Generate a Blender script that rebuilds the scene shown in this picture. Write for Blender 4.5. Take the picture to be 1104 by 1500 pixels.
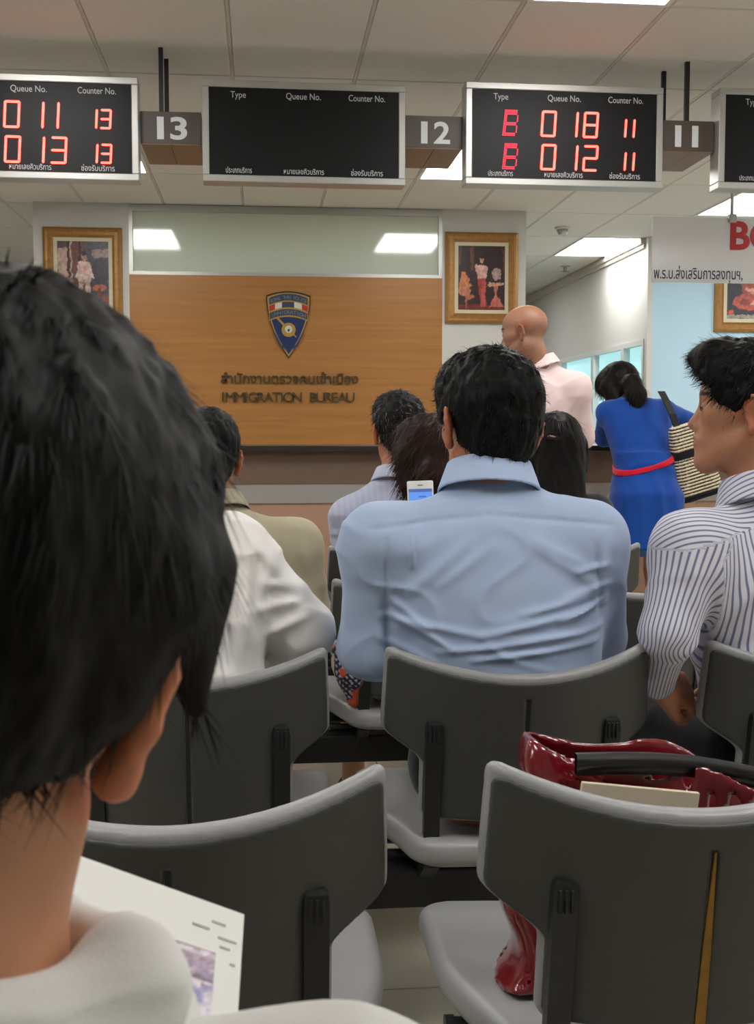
import bpy, bmesh, math, random
import numpy as np
from mathutils import Vector, Matrix
R_ = math.radians
random.seed(7); RNG = np.random.default_rng(7)
SC = bpy.context.scene
COL = SC.collection
for o in list(bpy.data.objects): bpy.data.objects.remove(o)

# ------------------------------------------------------------------ camera
CAM_H = 1.17; FPX = 1700.0; YAW = R_(5.7); PITCH = math.atan(118/1700)
cd = bpy.data.cameras.new('camera'); cam = bpy.data.objects.new('camera', cd); COL.objects.link(cam)
cd.sensor_fit = 'VERTICAL'; cd.sensor_height = 36.0; cd.lens = FPX/1500*36.0
cd.clip_start = 0.02; cd.clip_end = 100
cam.location = (0, 0, CAM_H)
cam.rotation_euler = (math.pi/2 - PITCH, 0, -YAW)
cd.dof.use_dof = True; cd.dof.focus_distance = 3.2; cd.dof.aperture_fstop = (cd.lens/1000)/0.0017
SC.camera = cam
# ------------------------------------------------------------------ world, exposure
w = bpy.data.worlds.new('world'); SC.world = w; w.use_nodes = True
w.node_tree.nodes['Background'].inputs[0].default_value = (0.8, 0.88, 1.0, 1)
w.node_tree.nodes['Background'].inputs[1].default_value = 0.05
vs = SC.view_settings; vs.view_transform = 'Standard'; vs.look = 'None'; vs.gamma = 1; vs.use_curve_mapping = False
vs.exposure = 0.0
SC.cycles.max_bounces = 6; SC.cycles.diffuse_bounces = 3; SC.cycles.glossy_bounces = 3; SC.cycles.transmission_bounces = 4
SC.cycles.use_adaptive_sampling = True; SC.cycles.adaptive_threshold = 0.03
LAMP_W = 17.0      # emission strength of the ceiling lamps

# ------------------------------------------------------------------ helpers
def srgb(r, g, b):
    return tuple(((c/255)/12.92 if c/255 <= 0.04045 else ((c/255+0.055)/1.055)**2.4) for c in (r, g, b))
def mat(name, col=(0.5,0.5,0.5), rough=0.6, metal=0.0, spec=0.5, noise=0.0, nscale=8.0, bump=0.0, bscale=60.0, attr=False,
        sss=0.0, emit=None, estr=0.0, sheen=0.0, coat=0.0, stretch=(1,1,1), bstretch=None, trans=0.0):
    m = bpy.data.materials.new(name); m.use_nodes = True
    nt = m.node_tree; N = nt.nodes; L = nt.links
    b = N['Principled BSDF']
    b.inputs['Base Color'].default_value = (*col, 1)
    b.inputs['Roughness'].default_value = rough; b.inputs['Metallic'].default_value = metal
    b.inputs['Specular IOR Level'].default_value = spec
    if sss: b.inputs['Subsurface Weight'].default_value = sss; b.inputs['Subsurface Radius'].default_value = (0.012,0.004,0.002); b.inputs['Subsurface Scale'].default_value = 1.0
    if sheen: b.inputs['Sheen Weight'].default_value = sheen; b.inputs['Sheen Roughness'].default_value = 0.5
    if coat: b.inputs['Coat Weight'].default_value = coat; b.inputs['Coat Roughness'].default_value = 0.08
    if trans: b.inputs['Transmission Weight'].default_value = trans
    if emit: b.inputs['Emission Color'].default_value = (*emit, 1); b.inputs['Emission Strength'].default_value = estr
    src = None
    if attr:
        a = N.new('ShaderNodeAttribute'); a.attribute_name = 'col'; src = a.outputs['Color']
    tc = None
    if noise or bump:
        tc = N.new('ShaderNodeTexCoord')
    if noise:
        mp = N.new('ShaderNodeMapping'); mp.inputs['Scale'].default_value = stretch; L.new(tc.outputs['Object'], mp.inputs[0])
        t = N.new('ShaderNodeTexNoise'); t.inputs['Scale'].default_value = nscale; t.inputs['Detail'].default_value = 5; L.new(mp.outputs[0], t.inputs['Vector'])
        mr = N.new('ShaderNodeMapRange'); mr.inputs[1].default_value = 0.25; mr.inputs[2].default_value = 0.75
        mr.inputs[3].default_value = 1-noise; mr.inputs[4].default_value = 1+noise; L.new(t.outputs[0], mr.inputs[0])
        mx = N.new('ShaderNodeMix'); mx.data_type = 'RGBA'; mx.blend_type = 'MULTIPLY'; mx.inputs[0].default_value = 1
        if src: L.new(src, mx.inputs[6])
        else: mx.inputs[6].default_value = (*col, 1)
        L.new(mr.outputs[0], mx.inputs[7]); src = mx.outputs[2]
    if src: L.new(src, b.inputs['Base Color'])
    if bump:
        mp = N.new('ShaderNodeMapping'); mp.inputs['Scale'].default_value = bstretch or (1,1,1); L.new(tc.outputs['Object'], mp.inputs[0])
        t2 = N.new('ShaderNodeTexNoise'); t2.inputs['Scale'].default_value = bscale; t2.inputs['Detail'].default_value = 4; L.new(mp.outputs[0], t2.inputs['Vector'])
        bp = N.new('ShaderNodeBump'); bp.inputs['Strength'].default_value = bump; bp.inputs['Distance'].default_value = 0.01
        L.new(t2.outputs[0], bp.inputs['Height']); L.new(bp.outputs[0], b.inputs['Normal'])
    return m
def tag(o, label=None, cat=None, group=None, kind=None):
    if label: o['label'] = label
    if cat: o['category'] = cat
    if group: o['group'] = group
    if kind: o['kind'] = kind
    return o
def empty(name, loc=(0,0,0), rz=0.0, label=None, cat=None, group=None, kind=None):
    o = bpy.data.objects.new(name, None); COL.objects.link(o); o.location = loc; o.rotation_euler = (0,0,rz)
    o.empty_display_size = 0.05
    return tag(o, label, cat, group, kind)
def link(name, me, m=None, parent=None, loc=(0,0,0), rot=(0,0,0)):
    o = bpy.data.objects.new(name, me); COL.objects.link(o); o.location = loc; o.rotation_euler = rot
    if m is not None and len(me.materials) == 0: me.materials.append(m)
    if parent is not None: o.parent = parent
    return o
def mesh_np(name, v, faces, smooth=True, col=None, attrs=None):
    me = bpy.data.meshes.new(name)
    v = np.asarray(v, np.float32); faces = np.asarray(faces, np.int32)
    n, k = faces.shape
    me.vertices.add(len(v)); me.vertices.foreach_set('co', v.ravel())
    me.loops.add(n*k); me.loops.foreach_set('vertex_index', faces.ravel())
    me.polygons.add(n); me.polygons.foreach_set('loop_start', np.arange(0, n*k, k, dtype=np.int32))
    me.polygons.foreach_set('loop_total', np.full(n, k, np.int32))
    me.polygons.foreach_set('use_smooth', np.full(n, smooth, bool))
    if col is not None:
        a = me.attributes.new('col', 'FLOAT_COLOR', 'POINT')
        c = np.ones((len(v), 4), np.float32); c[:, :3] = col; a.data.foreach_set('color', c.ravel())
    me.update(calc_edges=True)
    return me
def bm_mesh(name, bm, smooth=False):
    me = bpy.data.meshes.new(name); bmesh.ops.recalc_face_normals(bm, faces=bm.faces); bm.to_mesh(me); bm.free()
    if smooth:
        for p in me.polygons: p.use_smooth = True
    return me
def add_box(bm, lo, hi, bev=0.0, seg=2):
    r = bmesh.ops.create_cube(bm, size=1.0)
    for v in r['verts']:
        for i in range(3): v.co[i] = lo[i] + (v.co[i]+0.5)*(hi[i]-lo[i])
    if bev:
        es = list({e for v in r['verts'] for e in v.link_edges})
        bmesh.ops.bevel(bm, geom=es, offset=bev, segments=seg, affect='EDGES', profile=0.5)
def box(name, lo, hi, m, parent=None, bev=0.0, loc=(0,0,0), rot=(0,0,0), smooth=False):
    bm = bmesh.new(); add_box(bm, lo, hi, bev)
    return link(name, bm_mesh(name, bm, smooth), m, parent, loc, rot)
def add_cyl(bm, a, b, r, r2=None, seg=16):
    a = Vector(a); b = Vector(b); d = b-a
    q = Vector((0,0,1)).rotation_difference(d.normalized()).to_matrix().to_4x4()
    bmesh.ops.create_cone(bm, cap_ends=True, segments=seg, radius1=r, radius2=r if r2 is None else r2, depth=d.length,
                          matrix=Matrix.Translation((a+b)/2) @ q)
def cyl(name, a, b, r, m, parent=None, r2=None, seg=16, loc=(0,0,0)):
    bm = bmesh.new(); add_cyl(bm, a, b, r, r2, seg); me = bm_mesh(name, bm)
    for p in me.polygons: p.use_smooth = len(p.vertices) == 4
    return link(name, me, m, parent, loc)
def poly(name, pts, z0, z1, m, parent=None, loc=(0,0,0), rot=(0,0,0)):
    """outline in local XY, extruded from z0 to z1"""
    bm = bmesh.new()
    f = bm.faces.new([bm.verts.new((x, y, z0)) for x, y in pts])
    ex = bmesh.ops.extrude_face_region(bm, geom=[f])
    for v in ex['geom']:
        if isinstance(v, bmesh.types.BMVert): v.co.z = z1
    return link(name, bm_mesh(name, bm), m, parent, loc, rot)
UPRIGHT = (math.pi/2, 0, 0)    # local XY stands up, local +Z looks towards -Y (the waiting rows)
def text(name, s, size, m, parent=None, loc=(0,0,0), rot=UPRIGHT, ext=0.001, width=None, align='CENTER', shear=0.0, bold=0.0, sy=1.0):
    c = bpy.data.curves.new(name, 'FONT'); c.body = s; c.size = size; c.extrude = ext; c.align_x = align; c.shear = shear; c.offset = bold
    c.resolution_u = 4
    t = bpy.data.objects.new(name+'_tmp', c); COL.objects.link(t)
    dg = bpy.context.evaluated_depsgraph_get(); me = bpy.data.meshes.new_from_object(t.evaluated_get(dg))
    bpy.data.objects.remove(t); bpy.data.curves.remove(c)
    me.name = name
    n = len(me.vertices); v = np.empty(n*3, np.float32); me.vertices.foreach_get('co', v); v = v.reshape(-1, 3)
    if width and n:
        x0, x1 = v[:,0].min(), v[:,0].max(); k = width/(x1-x0)
        v[:,0] *= k
    v[:,1] *= sy
    me.vertices.foreach_set('co', v.ravel()); me.materials.clear()
    return link(name, me, m, parent, loc, rot)

# ------------------------------------------------------------------ materials
M = {}
M['ceil'] = mat('ceiling_tile', srgb(212,209,204), 0.9, noise=0.03, nscale=40, bump=0.15, bscale=300)
M['ceilbar'] = mat('ceiling_bar', srgb(196,190,180), 0.6)
M['white'] = mat('white_paint', srgb(198,197,192), 0.75, noise=0.02, nscale=3)
M['bluewall'] = mat('pale_blue_paint', srgb(174,204,222), 0.75, noise=0.02, nscale=3)
M['floor'] = mat('floor_tile', srgb(196,190,173), 0.22, noise=0.10, nscale=5, spec=0.5)
M['grout'] = mat('floor_joint', srgb(120,114,102), 0.8)
M['wood'] = mat('wood_laminate', srgb(164,114,62), 0.38, noise=0.16, nscale=3.0, stretch=(0.35,1,9), spec=0.4)
M['woodband'] = mat('brown_laminate', srgb(108,86,72), 0.5, noise=0.05, nscale=4, stretch=(0.4,1,5))
M['counterlow'] = mat('tan_laminate', srgb(170,134,110), 0.5, noise=0.05, nscale=4, stretch=(0.4,1,5))
M['lightstrip'] = mat('pale_strip', srgb(168,166,160), 0.35, metal=0.3)
M['darktop'] = mat('dark_countertop', srgb(44,36,32), 0.3)
M['alu'] = mat('aluminium', srgb(178,178,174), 0.38, metal=0.6)
M['glass'] = mat('frosted_glass', srgb(196,206,190), 0.06, spec=0.9, coat=0.6)
M['black'] = mat('black_metal', srgb(24,24,25), 0.45, bump=0.03, bscale=200)
M['screen'] = mat('black_screen', srgb(20,21,23), 0.45, spec=0.2, noise=0.1, nscale=2)
M['signbox'] = mat('brown_sign_box', srgb(74,64,57), 0.5)
M['signunder'] = mat('brown_sign_underside', srgb(126,98,76), 0.45)
M['signnum'] = mat('grey_numeral', srgb(206,208,210), 0.5)
M['print'] = mat('grey_print', srgb(196,198,200), 0.6)
M['led'] = mat('red_led', (0.8,0.02,0.02), 0.5, emit=(1.0,0.065,0.045), estr=6.5)
M['leddot'] = mat('red_led_dot', (0.8,0.02,0.05), 0.5, emit=(1.0,0.03,0.08), estr=1.6)
M['lamp'] = mat('lamp_diffuser', (0.9,0.9,0.9), 0.5, emit=(1.0,0.99,0.965), estr=LAMP_W)
M['lampframe'] = mat('lamp_frame', srgb(220,220,216), 0.5)
M['gold'] = mat('gold_frame', srgb(150,108,54), 0.42, metal=0.35, noise=0.2, nscale=30, bump=0.3, bscale=80)
M['ivory'] = mat('ivory_mat', srgb(206,196,168), 0.7)
M['picture'] = mat('picture_print', (0.5,0.5,0.5), 0.35, attr=True)
M['letter'] = mat('olive_metal_letter', srgb(72,62,34), 0.5, metal=0.2)
M['wingl'] = mat('lit_window_pane', srgb(190,228,230), 0.2, emit=srgb(170,228,235), estr=0.75)
M['acrylic'] = mat('white_acrylic', srgb(238,237,237), 0.12, spec=0.6)
def translucent(m, f):
    N = m.node_tree.nodes; L = m.node_tree.links; t = N.new('ShaderNodeBsdfTranslucent'); t.inputs[0].default_value = N['Principled BSDF'].inputs['Base Color'].default_value; x = N.new('ShaderNodeMixShader'); x.inputs[0].default_value = f
    L.new(N['Principled BSDF'].outputs[0], x.inputs[1]); L.new(t.outputs[0], x.inputs[2]); L.new(x.outputs[0], N['Material Output'].inputs[0])
translucent(M['acrylic'], 0.45); M['winframe'] = mat('pale_window_frame', srgb(206,210,208), 0.5)
M['redletter'] = mat('red_letter', srgb(196,34,30), 0.4)
M['navyletter'] = mat('navy_print', srgb(52,58,86), 0.6)
M['shell'] = mat('dark_grey_shell', srgb(60,61,58), 0.5, noise=0.04, nscale=20, bump=0.05, bscale=500)
M['chair'] = mat('grey_chair_vinyl', srgb(146,146,146), 0.34, noise=0.04, nscale=20, bump=0.10, bscale=700, spec=0.5)
M['foam'] = mat('yellow_foam', srgb(150,112,40), 0.8, noise=0.15, nscale=40)
M['paper'] = mat('white_paper', srgb(238,238,234), 0.7)
M['cap'] = mat('dark_plastic', srgb(40,40,42), 0.35)
_perm = RNG.permutation(256).astype(np.int32); _perm = np.concatenate([_perm, _perm]); _val = RNG.random(256).astype(np.float32)*2-1
def vnoise(p):
    f = np.floor(p); i = f.astype(np.int32) & 255; t = (p-f).astype(np.float32); t = t*t*(3-2*t)
    r = 0
    for dx in (0,1):
        a = _perm[(i[...,0]+dx) & 255]; wx = t[...,0] if dx else 1-t[...,0]
        for dy in (0,1):
            b = _perm[a+((i[...,1]+dy) & 255)]; wy = t[...,1] if dy else 1-t[...,1]
            for dz in (0,1):
                c = _perm[b+((i[...,2]+dz) & 255)]; wz = t[...,2] if dz else 1-t[...,2]
                r = r + _val[c]*wx*wy*wz
    return r
# ------------------------------------------------------------------ room
CE = 2.89
X0 = -0.125; DX = 0.595; Y0 = 4.7; DY = 1.1
ROOM = dict(xl=-6.0, xr=7.2, yb=-3.6, yf=16.2)
fl = box('floor', (ROOM['xl'], ROOM['yb'], -0.12), (ROOM['xr'], ROOM['yf'], -0.008), M['grout']); tag(fl, 'beige glossy tiled floor of the waiting hall', 'floor', kind='structure')
tile_me = None
bm = bmesh.new(); add_box(bm, (-0.2985,-0.2985,-0.009), (0.2985,0.2985,0.0), 0.0015, 1); tile_me = bm_mesh('floor_tile', bm); tile_me.materials.append(M['floor'])
for i in range(-5, 8):
    for j in range(0, 16):
        link('floor_tile', tile_me, None, fl, (0.1+0.6*i, 0.25+0.6*j, 0))
box('floor_tile_field', (ROOM['xl'], ROOM['yb'], -0.009), (-3.2+0.0, ROOM['yf'], 0), M['floor'], fl)
box('floor_tile_field', (4.6, ROOM['yb'], -0.009), (ROOM['xr'], ROOM['yf'], 0), M['floor'], fl)
box('floor_tile_field', (-3.2, ROOM['yb'], -0.009), (4.6, -0.055, 0), M['floor'], fl)
box('floor_tile_field', (-3.2, 9.555, -0.009), (4.6, ROOM['yf'], 0), M['floor'], fl)
# ceiling: slab, tiles, bars
ce = box('ceiling', (ROOM['xl'], ROOM['yb'], CE+0.012), (ROOM['xr'], ROOM['yf'], CE+0.15), M['ceilbar']); tag(ce, 'suspended ceiling of pale mineral tiles', 'ceiling', kind='structure')
LAMPS = set()
lamp_spots = []
for i in (-6, -2, 2, 6, 10):
    for j in (-4, -1, 2): lamp_spots.append((i, j))
for q in ((-6,5), (5,5), (6,3), (9,3), (9,1), (3,7)): lamp_spots.append(q)  # far-right pair and deep corridor lamp are unseen, added to brighten the walls
lamp_spots = [q for q in lamp_spots if q not in ((6,2),)]
LAMPS = set(lamp_spots)
bm = bmesh.new(); add_box(bm, (-DX/2+0.009,-DY/2+0.009,0.0), (DX/2-0.009,DY/2-0.009,0.012), 0.003, 1); ct_me = bm_mesh('ceiling_tile', bm); ct_me.materials.append(M['ceil'])
for i in range(-9, 11):
    for j in range(-3, 10):
        if (i, j) in LAMPS: continue
        link('ceiling_tile', ct_me, None, ce, (X0+DX*(i+0.5), Y0+DY*(j+0.5), CE))
for i in range(-9, 12):
    box('ceiling_bar', (X0+DX*i-0.007, Y0-3*DY, CE+0.002), (X0+DX*i+0.007, ROOM['yf'], CE+0.013), M['ceilbar'], ce)
for j in range(-3, 11):
    box('ceiling_bar', (ROOM['xl'], Y0+DY*j-0.007, CE+0.003), (ROOM['xr'], Y0+DY*j+0.007, CE+0.0125), M['ceilbar'], ce)
def lamp(i, j, label):
    cx, cy = X0+DX*(i+0.5), Y0+DY*(j+0.5)
    e = empty('ceiling_lamp', (cx, cy, CE), 0, label, 'ceiling lamp', 'recessed ceiling lamps')
    hx, hy = DX/2-0.006, DY/2-0.006
    bm = bmesh.new()
    for a in ((-hx,-hy,hx,-hy+0.022), (-hx,hy-0.022,hx,hy), (-hx,-hy+0.022,-hx+0.022,hy-0.022), (hx-0.022,-hy+0.022,hx,hy-0.022)):
        add_box(bm, (a[0],a[1],-0.004), (a[2],a[3],0.012))
    link('lamp_frame', bm_mesh('lamp_frame', bm), M['lampframe'], e)
    box('diffuser', (-hx+0.022,-hy+0.022,0.004), (hx-0.022,hy-0.022,0.010), M['lamp'], e)
for (i, j) in lamp_spots:
    lab = {(2,2): 'recessed white ceiling lamp showing under the hanging box numbered 12', (5,5): 'bright square ceiling lamp beside the white wall with windows',
           (6,3): 'ceiling lamp seen over the top edge of the white hanging sign', (2,-1): 'ceiling lamp just cut off by the top edge above display B 018',
           (-2,2): 'recessed ceiling lamp mirrored in the left half of the frosted glass'}.get((i,j), 'white rectangular fluorescent ceiling lamp assumed out of view over the hall')
    lamp(i, j, lab)
# outer walls
def wallbox(name, lo, hi, m, label): return tag(box(name, lo, hi, m), label, 'wall', kind='structure')
x0, x1, y0, y1 = ROOM['xl'], ROOM['xr'], ROOM['yb'], ROOM['yf']
wallbox('wall_left', (x0-0.1,y0,0), (x0,y1,CE+0.1), M['white'], 'plain white wall far on the left')
wallbox('wall_back', (x0,y0-0.1,0), (x1,y0,CE+0.1), M['white'], 'plain white wall behind the waiting rows')
wallbox('wall_right', (x1,y0,0), (x1+0.1,10.3,CE+0.1), M['white'], 'plain white wall far on the right')
wallbox('wall_far', (x0,y1,0), (3.43,y1+0.1,CE+0.1), M['white'], 'white wall at the far end of the corridor')
wallbox('wall_blue', (3.47,10.14,0), (x1,10.3,CE+0.05), M['bluewall'], 'pale blue wall with the framed picture')
# right corridor wall with windows (faces -X)
RX = 3.43
rw = wallbox('wall_corridor', (RX,10.2,2.0), (RX+0.12,y1,CE+0.05), M['white'], 'white corridor wall above the row of windows')
box('lower_wall', (RX,10.2,0), (RX+0.12,y1,0.92), M['white'], rw)
box('end_wall', (RX,13.1,0.92), (RX+0.12,y1,2.0), M['white'], rw)
box('corner_strip', (RX-0.004,10.13,0), (RX+0.045,10.2,CE), M['white'], rw)
bm = bmesh.new(); add_box(bm, (RX-0.05,10.2,CE-0.05), (RX,y1,CE-0.004)); add_box(bm, (RX-0.025,10.2,CE-0.085), (RX,y1,CE-0.05))
tag(link('trim_1', bm_mesh('trim_1', bm), M['ceilbar']), 'stepped pale cornice along the corridor wall', 'trim', kind='structure')
wi = empty('window_1', (RX,10.2,0.92), 0, 'aluminium framed corridor windows with pale cyan panes', 'window', kind='structure')
ys = [0.0, 0.62, 1.62, 2.9]
for a, b in zip(ys[:-1], ys[1:]):
    box('pane', (0.05,a+0.05,0.05), (0.062,b-0.05,1.03), M['wingl'], wi)
for a in ys: box('window_frame', (-0.012,a-0.045 if a else 0.002,0.0505), (0.09,a+0.045,1.0295), M['winframe'], wi)
box('window_frame', (-0.012,0.002,1.03), (0.09,2.9,1.079), M['winframe'], wi); box('window_frame', (-0.012,0.002,0.001), (0.09,2.9,0.05), M['winframe'], wi)
for a in (0.69, 1.69): box('sash', (0.01,a,0.06), (0.05,a+0.045,1.02), M['winframe'], wi)
# dark door frame at the far end
dr = empty('door_1', (2.95,16.17,0), 0, 'dark brown door frame at the end of the corridor', 'door', kind='structure')
box('door_frame', (-0.75,-0.09,2.25), (0.46,0.02,2.75), M['signbox'], dr); box('door_leaf', (-0.7,-0.05,0), (0.42,0.02,2.25), M['woodband'], dr)
# partition with panel, glass and pillars
YW = 9.05
pw = empty('wall_partition', (0,YW,0), 0, 'partition wall of wood panel, frosted glass and white pillars', 'wall', kind='structure')
box('pillar', (-1.69,0,0), (-0.985,0.30,CE), M['white'], pw); box('pillar', (1.415,0,0), (2.075,0.30,CE), M['white'], pw)
pn = box('wood_panel', (-0.985,0.0,0.2), (1.415,0.05,2.36), M['wood'], pw)
box('backing', (-0.985,0.06,0), (1.415,0.28,CE), M['white'], pw)
gl = box('glass_pane', (-0.955,0.03,2.385), (1.385,0.05,2.835), M['glass'], pw)
for a in ((-0.985,2.36,1.415,2.385), (-0.985,2.835,1.415,2.885), (-0.985,2.385,-0.955,2.835), (1.385,2.385,1.415,2.835)):
    box('glass_frame', (a[0],0.0,a[1]), (a[2],0.06,a[3]), M['alu'], pw)
# counter
cn = empty('service_counter', (0.6,5.9,0), 0, 'long brown service counter with dark top and pale strip', 'counter')
cx0, cx1 = -4.4, 2.9
box('countertop', (cx0,-0.06,1.068), (cx1,0.62,1.098), M['darktop'], cn, 0.004)
for k in range(6):
    a = cx0+k*(cx1-cx0)/6; b = cx0+(k+1)*(cx1-cx0)/6
    box('fascia_panel', (a+0.001,0.0,0.903), (b-0.001,0.05,1.068), M['woodband'], cn)
    box('front_panel', (a+0.001,0.012,0.08), (b-0.001,0.06,0.806), M['counterlow'], cn)
box('pale_strip', (cx0,0.004,0.806), (cx1,0.055,0.903), M['lightstrip'], cn)
box('plinth', (cx0,0.05,0), (cx1,0.55,0.08), M['darktop'], cn); box('carcass', (cx0,0.06,0.08), (cx1,0.58,1.068), M['woodband'], cn)

# ------------------------------------------------------------------ framed pictures
def paint(wd, ht, nx, ny, fn):
    u, v = np.meshgrid(np.linspace(0,1,nx+1), np.linspace(0,1,ny+1))
    P = np.stack([(u-0.5)*wd, v*ht*0+ (v-0.5)*ht, 0*u], -1).reshape(-1,3)
    uv_ = np.stack([u.ravel(), v.ravel(), 0*u.ravel()], -1); j = lambda k, sc: vnoise(uv_*sc+k)
    c = fn(u.ravel()+0.022*j(3.1,14.0)+0.012*j(1.7,40.0), v.ravel()+0.020*j(7.7,14.0)+0.010*j(5.2,40.0)); c = c*(1+0.30*j(2.2,26.0)+0.18*j(9.9,70.0))[:,None]
    idx = np.arange((nx+1)*(ny+1)).reshape(ny+1, nx+1)
    q = np.stack([idx[:-1,:-1], idx[:-1,1:], idx[1:,1:], idx[1:,:-1]], -1).reshape(-1,4)
    return mesh_np('picture', P, q, False, c)
def canvas(base):
    class Cv: pass
    cv = Cv()
    def start(u, v): cv.u, cv.v = u, v; cv.c = np.tile(np.array(srgb(*base)), (len(u),1))
    def put(mask, rgb): cv.c[mask] = srgb(*rgb)
    cv.start = start; cv.put = put
    cv.rect = lambda a,b,c,d,rgb: put((cv.u>a)&(cv.u<c)&(cv.v>b)&(cv.v<d), rgb)
    cv.ell = lambda x,y,rx,ry,rgb: put(((cv.u-x)/rx)**2+((cv.v-y)/ry)**2<1, rgb)
    def trap(y0,y1,a0,b0,a1,b1,rgb):
        t = (cv.v-y0)/(y1-y0); put((t>0)&(t<1)&(cv.u>a0+(a1-a0)*t)&(cv.u<b0+(b1-b0)*t), rgb)
    cv.trap = trap
    return cv
def pic_white(u, v):
    c = canvas((96,78,74)); c.start(u, v)
    c.rect(0,.45,.22,1,(176,150,138)); c.rect(0,.9,.3,1,(92,76,84)); c.rect(.2,.4,.24,1,(74,46,40)); c.rect(.25,.45,.28,1,(178,156,150))
    c.rect(.28,.5,.42,1,(110,70,66)); c.rect(.42,.7,.47,1,(56,42,44)); c.rect(.6,.2,1,1,(70,68,78)); c.rect(.68,.76,1,.88,(140,120,116)); c.ell(.85,.55,.2,.2,(52,50,56))
    c.rect(0,0,1,.16,(132,76,62)); c.rect(0,.3,.3,.45,(140,104,86)); c.ell(.2,.38,.12,.05,(176,132,104)); c.ell(.82,.3,.14,.05,(170,96,72)); c.rect(.78,.1,.86,.3,(110,60,48))
    c.trap(.44,.7,.36,.70,.42,.62,(196,172,164)); c.trap(.2,.44,.42,.5,.4,.52,(192,164,154)); c.trap(.2,.44,.56,.64,.52,.64,(192,164,154))
    c.trap(.03,.22,.46,.54,.45,.53,(44,36,38)); c.trap(.03,.22,.6,.67,.57,.65,(44,36,38)); c.ell(.53,.77,.055,.06,(168,122,104)); c.ell(.53,.81,.055,.035,(50,36,34)); c.ell(.53,.6,.03,.05,(206,140,128))
    return c.c
def pic_gown(u, v):
    c = canvas((44,28,30)); c.start(u, v)
    c.rect(.26,.62,.34,1,(100,56,38)); c.rect(.0,.7,.06,1,(90,46,38)); c.rect(.95,.6,1,1,(92,50,40)); c.rect(0,0,1,.08,(110,40,36)); c.rect(.5,.3,.62,.9,(40,26,30))
    c.trap(.35,.58,.0,.3,.06,.16,(196,120,72)); c.ell(.13,.3,.14,.09,(186,118,88)); c.ell(.24,.2,.1,.035,(170,100,70)); c.rect(.15,.04,.19,.18,(160,84,66))
    c.trap(.06,.5,.48,.62,.42,.58,(150,58,52)); c.trap(.05,.45,.49,.58,.52,.6,(176,80,74)); c.trap(.5,.7,.42,.6,.36,.62,(206,160,146)); c.ell(.51,.78,.045,.055,(196,140,120)); c.ell(.51,.82,.045,.03,(50,30,28))
    c.ell(.82,.56,.11,.09,(164,136,134)); c.rect(.64,.38,1,.43,(196,156,130)); c.ell(.8,.4,.18,.03,(190,140,110)); c.rect(.78,.12,.84,.38,(176,104,84)); c.trap(.05,.2,.66,.98,.76,.88,(176,96,82))
    return c.c
def pic_robe(u, v):
    c = canvas((38,38,48)); c.start(u, v)
    c.rect(0,0,1,.06,(150,140,130)); c.ell(.52,.26,.42,.13,(176,74,58)); c.trap(.28,.8,.3,.74,.36,.7,(172,70,56)); c.ell(.38,.55,.1,.2,(150,60,50)); c.trap(.4,.72,.62,.72,.58,.72,(196,90,68))
    c.ell(.46,.46,.09,.03,(206,150,124)); c.ell(.58,.42,.09,.03,(200,140,112)); c.trap(.22,.32,.46,.8,.6,.9,(206,160,140)); c.ell(.53,.88,.1,.09,(196,140,112)); c.ell(.08,.1,.06,.04,(180,70,60))
    c.ell(.36,.26,.1,.06,(126,46,40))
    return c.c
def framed(name, cx, cz, wd, ht, fw, fn, label, yplane):
    e = empty(name, (cx, yplane, cz), 0, label, 'picture')
    hw, hh = wd/2, ht/2
    prof = [(0,0.0),(0,0.022),(0.25,0.034),(0.45,0.028),(0.75,0.030),(1,0.016),(1,0.0)]
    bm = bmesh.new(); rings = []
    for t, d in prof:
        o = fw*t; rings.append([bm.verts.new((sx*(hw-o), -d, sz*(hh-o))) for sx, sz in ((-1,-1),(1,-1),(1,1),(-1,1))])
    for a, b in zip(rings[:-1], rings[1:]):
        for k in range(4): bm.faces.new((a[k], a[(k+1)%4], b[(k+1)%4], b[k]))
    link('picture_frame', bm_mesh('picture_frame', bm), M['gold'], e)
    iw, ih = hw-fw+0.003, hh-fw+0.003
    box('mount', (-iw,-0.012,-ih), (iw,-0.001,ih), M['ivory'], e)
    mw = fw*0.42
    link('picture', paint((iw-mw)*2, (ih-mw)*2, 72, 90, fn), M['picture'], e, (0,-0.0135,0), UPRIGHT)
    return e
framed('framed_picture', -1.325, 2.352, 0.585, 0.70, 0.075, pic_white, 'gold framed portrait of a standing figure in white, left pillar', YW-0.001)
framed('framed_picture', 1.722, 2.365, 0.575, 0.70, 0.075, pic_gown, 'gold framed portrait of a woman in a gown, pillar by bald man', YW-0.001)
framed('framed_picture', 4.39, 2.46, 0.70, 0.80, 0.085, pic_robe, 'gold framed picture of a seated figure in red robes on blue wall', 10.139)

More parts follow.
